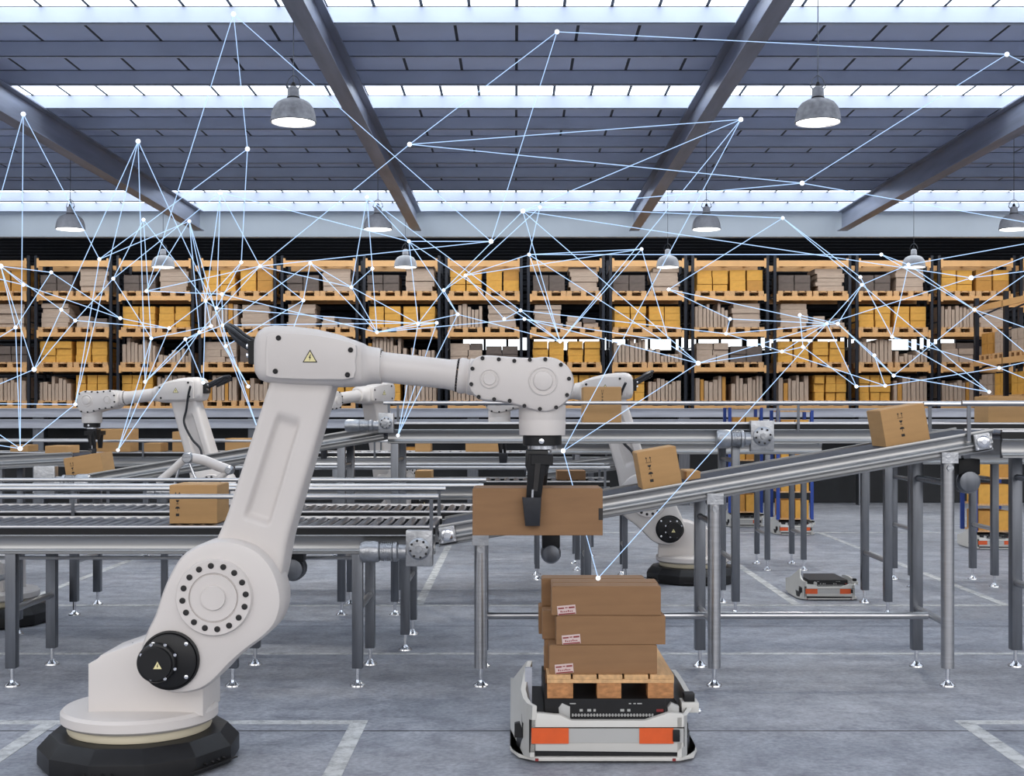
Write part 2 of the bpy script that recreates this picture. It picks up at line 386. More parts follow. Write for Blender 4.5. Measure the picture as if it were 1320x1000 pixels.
def pallet_mesh(w=.80, d=.9, h=.125):
    b = MB()
    for y in (0, .45, .9): b.box(-w / 2, w / 2, y * (d - .1) / .9, y * (d - .1) / .9 + .1, h - .035, h - .018)
    for k in range(5): b.box(-w / 2 + k * (w - .12) / 4, -w / 2 + k * (w - .12) / 4 + .12, 0, d, h - .018, h)
    for x in (-w / 2, -.06, w / 2 - .12):
        for y in (0, .4, .8): b.box(x, x + .12, y, y + .1, .0, h - .035)
    return b.mesh('pallet', 'wood', 0)
PALM = pallet_mesh()
_bm = {}
def unit_box(m):
    if m not in _bm:
        b = MB(); b.box(-.5, .5, 0, 1, 0, 1); _bm[m] = b.mesh('carton', m, 0)
    return _bm[m]
def carton(m, x, y, z, w, d, h, label, group, rot=0., name='carton'):
    o = link(name, unit_box(m), None, (x, y, z), (0, 0, rot), (w, d, h)); return tag(o, label, 'box', group)
ORD = ['first', 'second', 'third', 'fourth', 'fifth', 'sixth', 'seventh', 'eighth', 'ninth', 'tenth', 'eleventh', 'twelfth', 'thirteenth', 'fourteenth']
LEV = {3: 'top shelf', 2: 'second shelf down', 1: 'third shelf down', 0: 'lowest shelf'}
KINDN = dict(Y='yellow carton', O='orange carton', F='flat pale carton', L='low pale carton', U='upright tan carton', D='dark brown carton', X='mixed tan carton', B='yellow carton', V='short upright tan carton')
def load(kind, x, y, z, lab, n_seed):
    """cartons stacked on a pallet whose front edge centre is (x,y,z)"""
    rr = random.Random(n_seed); g = 'cartons: ' + lab
    def c(m, cx, z_, w, h, d=.8, dy=0): carton(m, x + cx, y + dy + rr.uniform(0, .05), z + z_, w, d, h, KINDN[kind] + ' ' + lab, g, 0., 'parcel' if kind in 'UVX' else 'flat_carton' if kind in 'FLD' else 'carton')
    if kind in 'YB':
        rows, cols, H = (3, 2, .165) if kind == 'Y' else (3, 3, .20)
        w = .76 / cols
        for k in range(cols):
            off = rr.uniform(-.01, .01)
            for j in range(rows): c('yellow', -.38 + w * (k + .5) + off, j * H, w - rr.uniform(.012, .05), H - .006)
    elif kind == 'O':
        for k in range(2):
            for j in range(2): c('orangec' if rr.random() < .7 else 'yellow', -.2 + .4 * k, j * .25, .36, .245)
    elif kind == 'F':
        z_ = 0
        for j in range(5): h = rr.uniform(.09, .125); c('tan', rr.uniform(-.03, .03), z_, rr.uniform(.60, .68), h - .004); z_ += h
    elif kind == 'L':
        c('tan', -.2, 0, .36, .13); c('tan', .2, 0, .34, .11); c('tan', -.22, .13, .26, .13); c('grey', .16, .11, .3, .10)
    elif kind in 'UV':
        x_ = -.38
        while x_ < .34:
            w = rr.uniform(.075, .12); h = rr.uniform(.38, .60) if kind == 'U' else rr.uniform(.12, .34)
            c('tan' if rr.random() < .93 else 'orangec', x_ + w / 2, 0, w - .018, h); x_ += w
    elif kind == 'D':
        for k in range(2):
            for j in range(2): c('grey', -.19 + .38 * k, j * .19, .36, .185)
    elif kind == 'X':
        z_ = 0
        for j in range(3):
            h = rr.uniform(.12, .19); q = rr.uniform(.3, .5)
            c('tan', -.38 + q / 2, z_, q - .02, h - .005); c('tan' if rr.random() < .7 else 'grey', q / 2, z_, .74 - q, h - .005); z_ += h
#             left, right by bay phase (0: bays with yellow cartons at top)
PLAN = {3: [('Y', 'O'), ('D', 'F'), ('D', 'F')], 2: [('U', 'F'), ('F', 'L'), ('Y', 'Y')],
        1: [('X', 'D'), ('Y', 'Y'), ('U', 'V')], 0: [('U', 'U'), ('U', 'B'), ('B', 'U')]}
for bay in range(1, 15):
    xm = (UX[bay] + UX[bay + 1]) / 2
    for lv in (3, 2, 1, 0):
        kinds = PLAN[lv][(bay - 1) % 3]
        for s in (0, 1):
            if lv < 3 and bay >= 14: continue
            x = xm + (-.42, .42)[s] + R.uniform(-.03, .03); side = ('left', 'right')[s]
            lab = '%s half of %s, %s rack bay from left' % (side, LEV[lv], ORD[bay - 1])
            p = link('wooden_pallet', PALM, None, (x, 30.02, SHZ[lv] + .0005))
            tag(p, 'wooden pallet on ' + lab, 'pallet', 'pallets on the long rack')
            load(kinds[s], x, 30.06, SHZ[lv] + .126, 'on ' + lab, bay * 100 + lv * 10 + s)

# rack running towards the camera at the right
sr = thing('pallet_rack', 'shorter navy and orange pallet rack at right, standing in front of the long rack', 'rack', (10.5, 24.0, 1.6))
for k in range(4):
    y = k * 1.75
    b = MB(); b.box(0, .09, y - .05, y + .05, 0, 2.55); b.box(1.0, 1.09, y - .05, y + .05, 0, 2.55)
    for z in (.3, .9, 1.5, 2.1): b.hexa([Vector(p) for p in ((.09, y - .02, z), (1., y - .02, z + .4), (1., y + .02, z + .4), (.09, y + .02, z), (.09, y - .02, z + .04), (1., y - .02, z + .44), (1., y + .02, z + .44), (.09, y + .02, z + .04))])
    b.build('upright', 'post', sr, 0)
for k in range(3):
    for z in (.2, 1.12, 2.35):
        b = MB(); y0, y1 = k * 1.75 + .05, k * 1.75 + 1.7
        b.box(-.04, 0.0, y0, y1, z - .13, z); b.box(1.09, 1.13, y0, y1, z - .13, z)
        for q in (.25, .5, .75): b.box(0, 1.09, y0 + q * 1.65 - .04, y0 + q * 1.65 + .04, z - .04, z - .002)
        b.build('shelf_beam', 'rackbeam', sr, 0)
PAL2 = pallet_mesh(.7, 1.0)
for k in range(3):
    for l, z in enumerate((.2, 1.12)):
        for s in range(2):
            y = 24 + k * 1.75 + .45 + .8 * s; zz = 1.6 + z + .0005
            lab = 'on %s shelf of the right-hand rack, %s pallet from its near end' % (('lower', 'upper')[l], ORD[2 * k + s])
            tag(link('wooden_pallet', PAL2, None, (10.55, y, zz), (0, 0, -PI / 2)), 'wooden pallet ' + lab, 'pallet', 'pallets on the right-hand rack')
            mm = ('tan', 'orangec', 'yellow')[(k + l + s) % 3]; nm = {'tan': 'tan', 'orangec': 'orange', 'yellow': 'yellow'}[mm]
            for j in range(2):
                for i in range(2):
                    o = link('carton', unit_box(mm), None, (10.6, y - .17 + .34 * i, zz + .126 + .24 * j), (0, 0, -PI / 2), (.32, .85, .235))
                    tag(o, nm + ' carton ' + lab, 'box', 'cartons: ' + lab)

# ================================================================== CONVEYORS
def foot(b, x, y, z):
    b.lathe([(.012, z + .01), (.012, .035), (.016, .03), (.026, .018), (.042, .008), (.044, 0)], (x, y, 0), n=16)
def conveyor(label, x0, x1, yf, yb, z0, z1, kind='roller', legs=(), legw=.058, bh=.115, pitch=.066, guard=None, cross=.32, longbar=False, brackets=True, beamm='beam', legm='darksteel', name=None, round_front=False, rail_in=.004):
    """front rail at y=yf, rear rail at y=yb; z0,z1 the carrying height at x0,x1"""
    t = thing(name or ('belt_conveyor' if kind == 'belt' else 'roller_conveyor'), label, 'conveyor', (x0, yf, 0))
    L = x1 - x0; D = yb - yf; zz = lambda x: z0 + (z1 - z0) * x / L
    sl = (z1 - z0) / L
    def sheared(b, xa, xb, ya, yb_, dz0, dz1):
        b.hexa([Vector(p) for p in ((xa, ya, zz(xa) + dz0), (xb, ya, zz(xb) + dz0), (xb, yb_, zz(xb) + dz0), (xa, yb_, zz(xa) + dz0), (xa, ya, zz(xa) + dz1), (xb, ya, zz(xb) + dz1), (xb, yb_, zz(xb) + dz1), (xa, yb_, zz(xa) + dz1))])
    def extrude(b, prof, xa=0., xb=None):
        xb = L if xb is None else xb
        r0 = [b.b.verts.new((xa, y, zz(xa) + z)) for y, z in prof]; r1 = [b.b.verts.new((xb, y, zz(xb) + z)) for y, z in prof]; n = len(prof)
        for i in range(n): b.b.faces.new((r0[i - 1], r0[i], r1[i], r1[i - 1]))
        b.b.faces.new(r0); b.b.faces.new(r1)
    for ya, yc in ((0, 1), (D, -1)):
        H = bh
        if kind == 'belt':
            pf = [(.0, .004), (-.002, -.004), (.0, -.012), (.014, -.016), (.018, -.030), (.018, -.052), (.010, -.060), (.002, -.066), (.0, -.074), (.004, -.080), (.012, -.086), (.012, -H + .016), (.004, -H + .012), (-.002, -H + .006), (.0, -H), (.032, -H), (.032, .004)]
        else:
            pf = [(.002, -.045), (-.004, -.048), (-.006, -.053), (.0, -.058), (.010, -.070), (.014, -.085), (.015, -.105), (.012, -.122), (.004, -H - .022), (-.006, -H - .027), (-.006, -H - .035), (.0, -H - .038), (.034, -H - .038), (.034, -.045)]
        b = MB(); extrude(b, [(ya + y * yc, z) for y, z in pf]); b.build('side_rail', beamm, t, 50)
        if kind == 'roller':
            b = MB(); extrude(b, [(ya + y * yc, z) for y, z in ((.010, -.0455), (.010, -.011), (.030, -.011), (.030, -.0455))]); b.build('roller_slot', 'black', t, 0)
            b = MB(); extrude(b, [(ya + y * yc, z) for y, z in ((.0, -.0105), (-.002, -.004), (.002, .003), (.028, .003), (.030, -.0105))]); b.build('top_rail', 'steel', t, 50)
    if kind == 'roller':
        n = int(L / pitch); n = min(n, 98)
        me = MB().cyl((0, .032, 0), (0, D - .032, 0), .026, 14).mesh('roller', 'roller')
        for i in range(n):
            x = (i + .5) * L / n; link('roller', me, t, (x, 0, zz(x) - .026))
    else:
        b = MB(); sheared(b, .03, L - .03, .034, D - .034, -.02, -.006); sheared(b, .03, L - .03, .034, D - .034, -.085, -.078)
        b.cyl((.03, .034, zz(.03) - .047), (.03, D - .034, zz(.03) - .047), .039, 20); b.cyl((L - .03, .034, zz(L - .03) - .047), (L - .03, D - .034, zz(L - .03) - .047), .039, 20)
        b.build('belt', 'belt', t)
    for lx in legs:
        x = lx - x0; zt = zz(x) - bh - (.03 if kind == 'roller' else 0)
        for k, y in enumerate((.035, D - .035)):
            b = MB()
            if round_front and k == 0:
                h = legw / 2; b.lathe([(h * 1.16, .10), (h * 1.16, zt + .01)], (x, y, 0), n=24)
            else: b.box(x - legw / 2, x + legw / 2, y - legw / 2, y + legw / 2, .10, zt + .01)
            lg = b.build('leg', 'steel' if (round_front and k == 0) else legm, t, bevel=.004 if not (round_front and k == 0) else 0)
            b = MB(); foot(b, x, y, .10); b.build('foot', 'chrome', lg)
            if round_front and k == 0:
                b = MB(); b.box(x - .045, x + .045, y - .045, y - .02, zt - .03, zt + .03); b.cyl((x, y - .036, zt - .055), (x, y - .052, zt - .055), .018, 14); b.build('leg_bracket', 'cast', lg)
        if cross:
            MB().cyl((x, .035, cross), (x, D - .035, cross), .02, 12).build('crossbar', 'steel', t)
            if zt > .75: MB().cyl((x, .035, zt - .14), (x, D - .035, zt - .14), .018, 12).build('crossbar', 'darksteel', t)
    if longbar and len(legs) > 1:
        MB().cyl((legs[0] - x0 + .02, D / 2, cross), (legs[-1] - x0 - .02, D / 2, cross), .021, 14).build('tie_bar', 'steel', t)
    if guard:
        gh, ga, gb = guard
        for y in (-.02, D + .02):
            b = MB(); xa, xb = ga - x0, gb - x0
            b.cyl((xa, y, zz(xa) + gh), (xb, y, zz(xb) + gh), .0135, 10)
            g = b.build('guard_rail', 'steel', t)
            if brackets:
                nb = max(1, int((xb - xa) / 2.2))
                for q in range(nb + 1):
                    x = xa + .04 + q * (xb - xa - .08) / nb if xa < .2 or True else xa
                    MB().box(x - .01, x + .01, min(y, y + .008), max(y, y + .008), zz(x) - .06, zz(x) + gh).build('rail_bracket', 'darksteel', g, 0)
    return t

def gearmotor(label, x, yf, z, s=1.):
    t = thing('gear_motor', label, 'motor', (x, yf, z)); b = MB()
    w = .075 * s
    b.box(-w, w, -.03, .05, -.1 * s, .1 * s); b.build('gearbox', 'cast', t, bevel=.008)
    b = MB(); b.lathe([(.062 * s, .0), (.062 * s, .018), (.05 * s, .028), (.02 * s, .03), (.018 * s, .045), (.008 * s, .045)], (0, -.03, .0), (0, -1, 0), 28); b.build('output_flange', 'cast', t)
    for k in range(8):
        b = MB(); a = 2 * PI * k / 8 + .2; b.cyl((.047 * s * math.cos(a), -.05, .047 * s * math.sin(a)), (.047 * s * math.cos(a), -.062, .047 * s * math.sin(a)), .007 * s, 8); b.build('flange_bolt', 'bolt', t)
    b = MB(); b.lathe([(.045 * s, 0), (.045 * s, .04), (.056 * s, .05), (.056 * s, .07), (.047 * s, .075), (.047 * s, .14), (.058 * s, .15), (.062 * s, .17), (.062 * s, .23), (.05 * s, .25)], (-w, .01, -.02), (-1, 0, 0), 24)
    for k in range(6): b.lathe([(.055 * s, .078 + .011 * k), (.055 * s, .082 + .011 * k)], (-w, .01, -.02), (-1, 0, 0), 20)
    b.build('motor_housing', 'cast', t)
    return t
def bearing(label, x, yf, z, rot=0.):
    t = thing('flange_bearing', label, 'bearing', (x, yf, z)); t.rotation_euler = (0, rot, 0)
    MB().box(-.045, .045, -.022, 0.0, -.045, .045).build('housing', 'cast', t, bevel=.007)
    b = MB(); b.lathe([(.034, 0), (.034, .012), (.024, .018), (.012, .018)], (0, -.022, 0), (0, -1, 0), 24); b.lathe([(.013, .01), (.013, .026)], (0, -.022, 0), (0, -1, 0), 16)
    for a in (-1, 1):
        for c in (-1, 1): b.cyl((a * .034, -.022, c * .034), (a * .034, -.03, c * .034), .006, 8)
    b.build('bearing_ring', 'chrome', t); return t

convA = conveyor('low roller conveyor behind the large white robot, its front leg left of the robot', -4.2, -.44, 7.04, 7.72, .885, .885, 'roller', (-4.0, -2.78, -1.56, -.87), guard=(.165, -4.2, -.42), cross=.42)
for dz in (0, .045): MB().cyl((.55, .5, .70 - dz), (3.25, .5, .70 - dz), .011, 10).build('under_rail', 'steel', convA)
convB = conveyor('second low roller conveyor, directly behind the one with the square gearbox', -5.4, -.10, 8.12, 8.78, .885, .885, 'roller', (-5.2, -3.4, -2.0, -.70), guard=(.165, -5.4, -.2), cross=.42, pitch=.072)
convC = conveyor('long steel belt conveyor climbing to the right from the low rollers', -.42, 2.63, 7.04, 7.66, .885, 1.418, 'belt', (-.19, 1.10, 2.39), legw=.062, cross=.345, longbar=True, round_front=True)
convD = conveyor('high roller conveyor at the upper end of the long climbing belt', 2.68, 4.6, 7.04, 7.66, 1.412, 1.412, 'roller', (2.98, 4.3), legw=.062, guard=(.15, 2.45, 4.6), cross=.5, brackets=True)
convF = conveyor('high roller conveyor across the middle of the hall, crossing behind the gripper', -.95, 5.2, 9.55, 10.25, 1.436, 1.436, 'roller', (-.90, 1.65, 2.79, 4.6), guard=(.15, -.98, 5.2), cross=.40, pitch=.075)
convG = conveyor('belt conveyor climbing behind the arm of the large white robot', -3.60, -.98, 9.55, 10.15, .985, 1.42, 'belt', (-3.3, -1.3), cross=.4)
convK = conveyor('low roller conveyor with a rail behind the dark gripper', -2.3, .78, 10.55, 11.2, .95, .95, 'roller', (-2.1, .6), guard=(.11, -2.3, .78), cross=.3, pitch=.08)
convJ = conveyor('far low roller conveyor carrying several small cartons', -6.4, 1.0, 13.5, 14.1, 1.10, 1.10, 'roller', (-6.0, -3.9, -1.9, .8), guard=(.12, -6.4, 1.0), cross=.3, pitch=.11)
convM = conveyor('short high conveyor on thin legs behind the right end of the hall machines', .35, 2.95, 12.3, 12.9, 1.27, 1.27, 'roller', (.6, 2.43, 2.78), guard=(.1, .35, 2.95), cross=.34, pitch=.1, legw=.05)
convL = conveyor('high conveyor on grey legs, far right behind the climbing belt', 3.30, 6.8, 11.1, 11.7, 1.22, 1.22, 'roller', (3.45, 4.17, 6.2), cross=.5, pitch=.1)
# steep little belt from the far left
convH = conveyor('far belt conveyor sloping up at the left edge below the small robot wrist', -7.2, -3.95, 11.4, 11.95, 1.00, 1.16, 'belt', (-6.9, -4.6), cross=.3)
# inclined feeder behind the tilted carton
convN = conveyor('short narrow belt rising to the right, between gripper and the robot behind', .10, 1.10, 11.6, 12.0, 1.02, 1.13, 'belt', (.2, 1.0), cross=.3, legw=.045)

gearmotor('square cast gearbox with motor on the end of the low roller conveyor', (541 - VX) * 7.0 / FPX, 6.99, CH - (706 - HY) * 7.0 / FPX, .98)
bearing('square flange bearing at the lower end of the long climbing belt', (577 - VX) * 7.03 / FPX, 7.04, CH - (689 - HY) * 7.03 / FPX, -.17)
bearing('square flange bearing at the upper end of the long climbing belt', (1266 - VX) * 7.03 / FPX, 7.04, CH - (569 - HY) * 7.03 / FPX, -.17)
gearmotor('cast gearbox hanging on the high conveyor above the climbing belt', (982 - VX) * 9.5 / FPX, 9.50, CH - (562 - HY) * 9.5 / FPX, 1.15)
gearmotor('cast gearbox with motor at the upper end of the left climbing belt', (498 - VX) * 9.5 / FPX, 9.50, CH - (545 - HY) * 9.5 / FPX, .75)
gm = gearmotor('cast motor at the lower end of the left climbing belt', (56 - VX) * 9.4 / FPX, 9.50, CH - (619 - HY) * 9.4 / FPX, 1.05); gm.rotation_euler = (0, 0, PI); gm.location.y = 9.46
def drum(label, px, py, Z, s=1.):
    p = W(px, py, Z); t = thing('drive_motor', label, 'motor', p)
    b = MB(); b.box(-.062 * s, .062 * s, -.06, .06, -.005, .085 * s); b.build('terminal_box', 'black', t, bevel=.008)
    b = MB(); b.lathe([(.03 * s, -.075), (.058 * s, -.07), (.066 * s, -.05), (.066 * s, .05), (.058 * s, .07), (.03 * s, .075)], (0, 0, -.045 * s), (0, 1, 0), 24)
    for k in range(5): b.lathe([(.070 * s, -.04 + k * .018), (.070 * s, -.035 + k * .018)], (0, 0, -.045 * s), (0, 1, 0), 24)
    b.build('motor_body', 'darksteel', t)
    b = MB(); b.box(-.02, .02, -.02, .02, .08 * s, .12 * s + .02); b.build('mount', 'darksteel', t, 0); return t
drum('dark ribbed drive motor under the low rollers, right of the robot shoulder', 379, 722, 7.3, 1.0)
drum('dark drive motor hanging below the carton held by the gripper', 710, 704, 8.0, .9)
drum('dark drive motor under the upper end of the long climbing belt', 1245, 610, 7.35, 1.0)

# ================================================================== CARTONS ON THE CONVEYORS
def marks(parent, w, h, y=-.0012, x0=.22, zt=.80, s=1.):
    """handling symbols: two arrows, a glass, an umbrella, a square; in one column"""
    u = .026 * s; cx = -w / 2 + w * x0
    b = MB(); z = h * zt
    def q(ax, bx, az, bz): b.box(cx + ax * u, cx + bx * u, y, y + .001, z + az * u, z + bz * u)
    for o in (-.55, .35): q(o + .06, o + .16, -.7, 0); b.prism([(cx + (o - .12) * u, z), (cx + (o + .34) * u, z), (cx + (o + .11) * u, z + .4 * u)], y, y + .001)
    q(-.7, .65, -.95, -.85); z -= 1.9 * u
    b.prism([(cx - .45 * u, z + .4 * u), (cx - .2 * u, z - .1 * u), (cx + .2 * u, z - .1 * u), (cx + .45 * u, z + .4 * u)], y, y + .001); q(-.05, .05, -.5, -.1); q(-.3, .3, -.6, -.48); z -= 1.7 * u
    b.prism([(cx + p[0], z + p[1]) for p in circ(0, 0, .55 * u, 0, 180, 9)], y, y + .001); q(-.05, .05, -.6, 0); z -= 1.5 * u
    q(-.4, .4, -.3, .35)
    b.build('handling_symbols', 'ink', parent, 0)
def flapbox(name, label, loc, w, d, h, ry=0., rz=0., m='kraft', group=None, sym=None, tape=True, rx=0.):
    t = thing(name, label, 'box', loc, 0, group); t.rotation_euler = (rx, ry, rz)
    MB().box(-w / 2, w / 2, 0, d, 0, h).build('carton_body', m, t, bevel=.003, smooth=0)
    b = MB(); b.box(-w / 2 + .006, w / 2 - .006, .004, d / 2 - .0015, h - .001, h + .0025); b.box(-w / 2 + .006, w / 2 - .006, d / 2 + .0015, d - .004, h - .001, h + .0025)
    b.build('top_flap', m, t, smooth=0)
    if sym: marks(t, w, h, x0=sym[0], zt=sym[1], s=sym[2])
    return t
def pxbox(label, x0, x1, ytop, ybot, Z, d=.3, ry=0., **k):
    """carton whose front face spans those image columns at depth Z"""
    s = Z / FPX; w = (x1 - x0) * s; h = (ybot - ytop) * s
    return flapbox('cardboard_box', label, W((x0 + x1) / 2, ybot, Z), w, d, h, ry, **k)
tiltC = math.atan((1.418 - .885) / 3.05)
def onC(x, w, h, d, label, back=.12, **k):
    z = .885 + (x + .42) * (1.418 - .885) / 3.05
    return flapbox('cardboard_box', label, (x, 7.04 + back, z - .004), w, d, h, -tiltC, **k)
onC((853 - VX) * 7.2 / FPX, .222, .208, .28, 'tilted carton with black symbols near the middle of the climbing belt', sym=(.26, .80, .95))
onC((1168 - VX) * 7.2 / FPX, .250, .205, .28, 'tilted carton with black symbols near the top of the climbing belt', sym=(.42, .82, .9))
t_ = flapbox('cardboard_box', 'upright carton with black symbols on the low rollers left of the white arm', ((252 - VX) * 7.25 / FPX, 7.2, .886), .268, .30, .215, sym=(.17, .78, .9))
s_ = math.atan((1.42 - .985) / 2.62)
def onG(px, w, h, label, **k):
    X = (px - VX) * 9.7 / FPX; z = .985 + (X + 3.6) * (1.42 - .985) / 2.62
    return flapbox('cardboard_box', label, (X, 9.66, z - .004), w, .28, h, -s_, **k)
onG(112, .285, .15, 'carton on the lower half of the left climbing belt', sym=(.2, .7, .8))
onF = 1.437
def onlevel(px0, px1, Z, z, h, label, **k):
    s = Z / FPX; return flapbox('cardboard_box', label, ((px0 + px1) / 2 * s - VX * s, Z, z), (px1 - px0) * s, k.pop('d', .3), h, **k)
onlevel(752, 801, 9.70, onF, .27, 'tall carton on the high conveyor beside the wrist of the white robot', sym=(.5, .90, .55))
onlevel(1274, 1336, 9.75, onF, .20, 'carton cut by the right edge, behind the round guard rail')
onlevel(600, 645, 13.65, 1.101, .27, 'tall carton standing left of the gripper on the far low rollers', sym=(.3, .9, .5))
onlevel(124, 168, 13.65, 1.101, .24, 'open-topped carton below the wrist of the small left robot', m='kraft')
onlevel(184, 207, 13.65, 1.101, .09, 'small flat carton between the two far cartons at left')
onlevel(222, 246, 13.65, 1.101, .11, 'lower of two stacked cartons beside the small left robot arm')
onlevel(222, 246, 13.65, 1.2135, .10, 'upper of two stacked cartons beside the small left robot arm')
onlevel(290, 330, 13.65, 1.101, .14, 'wide carton on the far rollers, just left of the large arm')
onlevel(535, 555, 13.65, 1.101, .12, 'small taped carton in the middle of the far low rollers')
onlevel(535, 556, 10.7, .951, .075, 'small low carton on the rollers right of the blue posts')
onlevel(718, 755, 10.7, .951, .075, 'flat brown carton on the rollers right of the gripper', m='brown')
onlevel(13, 36, 13.65, 1.101, .07, 'flat carton at the far left on the far low rollers')
onlevel(58, 88, 11.5, 1.135, .08, 'low carton on the far sloping belt at left', )
onlevel(885, 903, 7.30, 1.115, .06, 'low carton behind the tilted one on the climbing belt')

# ================================================================== THE LARGE ROBOT
RZ0 = 5.574; ROOT = Vector(((181 - VX) * RZ0 / FPX, RZ0, 0))
robot = thing('robot_arm', 'large white industrial robot arm on a black round base, nearest the camera', 'robot', ROOT)
def L(px, py, Z):
    p = W(px, py, Z) - ROOT; return (p.x, p.z)
def LP(px, py, Z): return W(px, py, Z) - ROOT
def outl(pts, Z): return [L(x, y, Z) for x, y in pts]
def catmull(pts, sub=4):
    n = len(pts); out = []
    for i in range(n):
        a, b_, c, d = [Vector(pts[(i + k) % n]) for k in (-1, 0, 1, 2)]
        for k in range(sub):
            t = k / sub; q = .5 * ((2 * b_) + (c - a) * t + (2 * a - 5 * b_ + 4 * c - d) * t * t + (3 * b_ - a - 3 * c + d) * t ** 3); out.append((q.x, q.y))
    return out
Y = lambda Z: Z - RZ0
# base
b = MB(); b.lathe([(.40, 0), (.424, .012), (.424, .082), (.372, .137), (.20, .14)], n=12, phase=PI / 12 + .05); base = b.build('base', 'black', robot, 20, bevel=.004)
b = MB()
for a0 in (-1.83, -.62):
    for k in range(4):
        a = a0 + k * .09; c, s = math.cos(a), math.sin(a)
        b.lathe([(.009, 0), (.004, .012)], (c * .417, s * .417, .045), (c, s, 0), 3)
    a = a0 + .135; mm = Matrix.Rotation(a, 4, 'Z'); b.box(.412, .424, -.14, .14, .028, .032, mm)
b.build('vent_detail', 'bolt', base, 0)
MB().lathe([(.27, .13), (.300, .14), (.304, .15), (.300, .178), (.28, .186)], n=64).build('bearing_ring', 'cream', robot, 40)
MB().lathe([(.28, .176), (.318, .178), (.331, .190), (.331, .225), (.318, .238), (.20, .243), (.05, .243)], n=64).build('turntable', 'white', robot, 40)
# pedestal
ped = [(113, 924), (113, 856), (124, 850), (129, 845), (180, 827), (215, 822), (262, 850), (262, 924)]
b = MB(); b.prism(outl(ped, 5.42), Y(5.42), Y(5.74), .010)
b.prism(outl([(240, 926), (240, 880), (266, 868), (266, 926)], 5.50), Y(5.50), Y(5.70), .008); pedo = b.build('pedestal', 'white', robot, 30)
b = MB(); b.cyl(LP(172, 832, 5.5), LP(172, 828, 5.5), .006, 10); b.build('eye_bolt', 'bolt', pedo)
# shoulder housing (teardrop)
tear = [(179, 858), (178, 843), (186, 818), (198, 793), (207, 765), (218, 740), (232, 718), (252, 704), (275, 697), (300, 697), (326, 706), (346, 724), (358, 748), (363, 775), (357, 801), (342, 820), (318, 838), (297, 856), (276, 878), (258, 890), (235, 895), (213, 893), (192, 880)]
ZF = 5.27
b = MB(); b.prism(catmull(outl(tear, ZF), 3), Y(ZF), Y(5.52), .035); sh = b.build('shoulder_housing', 'white', robot, 40)
def disc(cx, cy, rpx, Z, prof, m, name, parent, n=48):
    r = rpx * Z / FPX; p = LP(cx, cy, Z); MB().lathe([(r * a, h) for a, h in prof], p, (0, -1, 0), n).build(name, m, parent, 40)
disc(276, 770, 49, 5.26, [(1.03, -.02), (1.0, .004), (.98, .012), (.66, .012), (.645, .004), (.62, .004), (.61, .012), (.33, .012), (.31, .024), (.05, .024)], 'white', 'hub_cover', sh)
def bolts(cx, cy, rp, Z, n, br, m, name, parent, ph=0., depth=.006, hh=8):
    r = rp * Z / FPX; p = LP(cx, cy, Z)
    me = MB().lathe([(br, 0), (br, depth * .8), (br * .8, depth)], (0, 0, 0), (0, -1, 0), 14).mesh(name, m, 40)
    for k in range(n):
        a = 2 * PI * k / n + ph; link(name, me, parent, p + Vector((r * math.cos(a), 0, r * math.sin(a))))
bolts(276, 770, 41, 5.248, 16, .0125, 'bolt', 'hub_bolt', sh, .1, .003)
# black motor on the shoulder
disc(219, 851, 36, 5.262, [(1.06, -.02), (1.06, .006), (1.0, .008), (.97, .003), (.97, .016), (.90, .022), (.1, .022)], 'black', 'motor_flange', sh)
disc(204, 853, 26, 5.25, [(.98, -.01), (.98, .028), (.92, .036), (.84, .038), (.8, .05), (.1, .052)], 'black', 'motor_cap', sh)
bolts(204, 853, 23.5, 5.215, 8, .007, 'chrome', 'cap_screw', sh, PI / 8, .006)
bolts(219, 851, 30, 5.24, 4, .0085, 'chrome', 'flange_screw', sh, PI / 4, .006)
def triangle(cx, cy, wpx, Z, parent):
    s = Z / FPX; p = LP(cx, cy, Z); h = wpx * .87 * s; w = wpx * s
    tri = lambda k: [(p.x - w / 2 * k, p.z - h / 3 * k), (p.x + w / 2 * k, p.z - h / 3 * k), (p.x, p.z + 2 * h / 3 * k)]
    b = MB(); b.prism(tri(1.12), p.y, p.y + .002); o = b.build('warning_sign', 'ink', parent, 0)
    b = MB(); b.prism(tri(.90), p.y - .001, p.y); b.build('sign_face', 'sign', parent if False else o, 0)
    b = MB(); u = w * .09
    b.prism([(p.x + .3 * u, p.z + 3.2 * u), (p.x - 1.0 * u, p.z + .2 * u), (p.x - .1 * u, p.z + .2 * u), (p.x - .5 * u, p.z - 2.2 * u), (p.x + 1.0 * u, p.z + .9 * u), (p.x + .2 * u, p.z + .9 * u), (p.x + .9 * u, p.z + 3.2 * u)], p.y - .002, p.y - .001); b.build('lightning_bolt', 'ink', o, 0)
triangle(203, 859, 12, 5.196, sh)
# motor on the far side of the shoulder
b = MB(); b.cyl(LP(276, 770, 5.52), LP(276, 770, 5.80), .12, 32); b.cyl(LP(276, 770, 5.80), LP(276, 770, 5.86), .08, 32); b.build('shoulder_motor', 'white', robot)
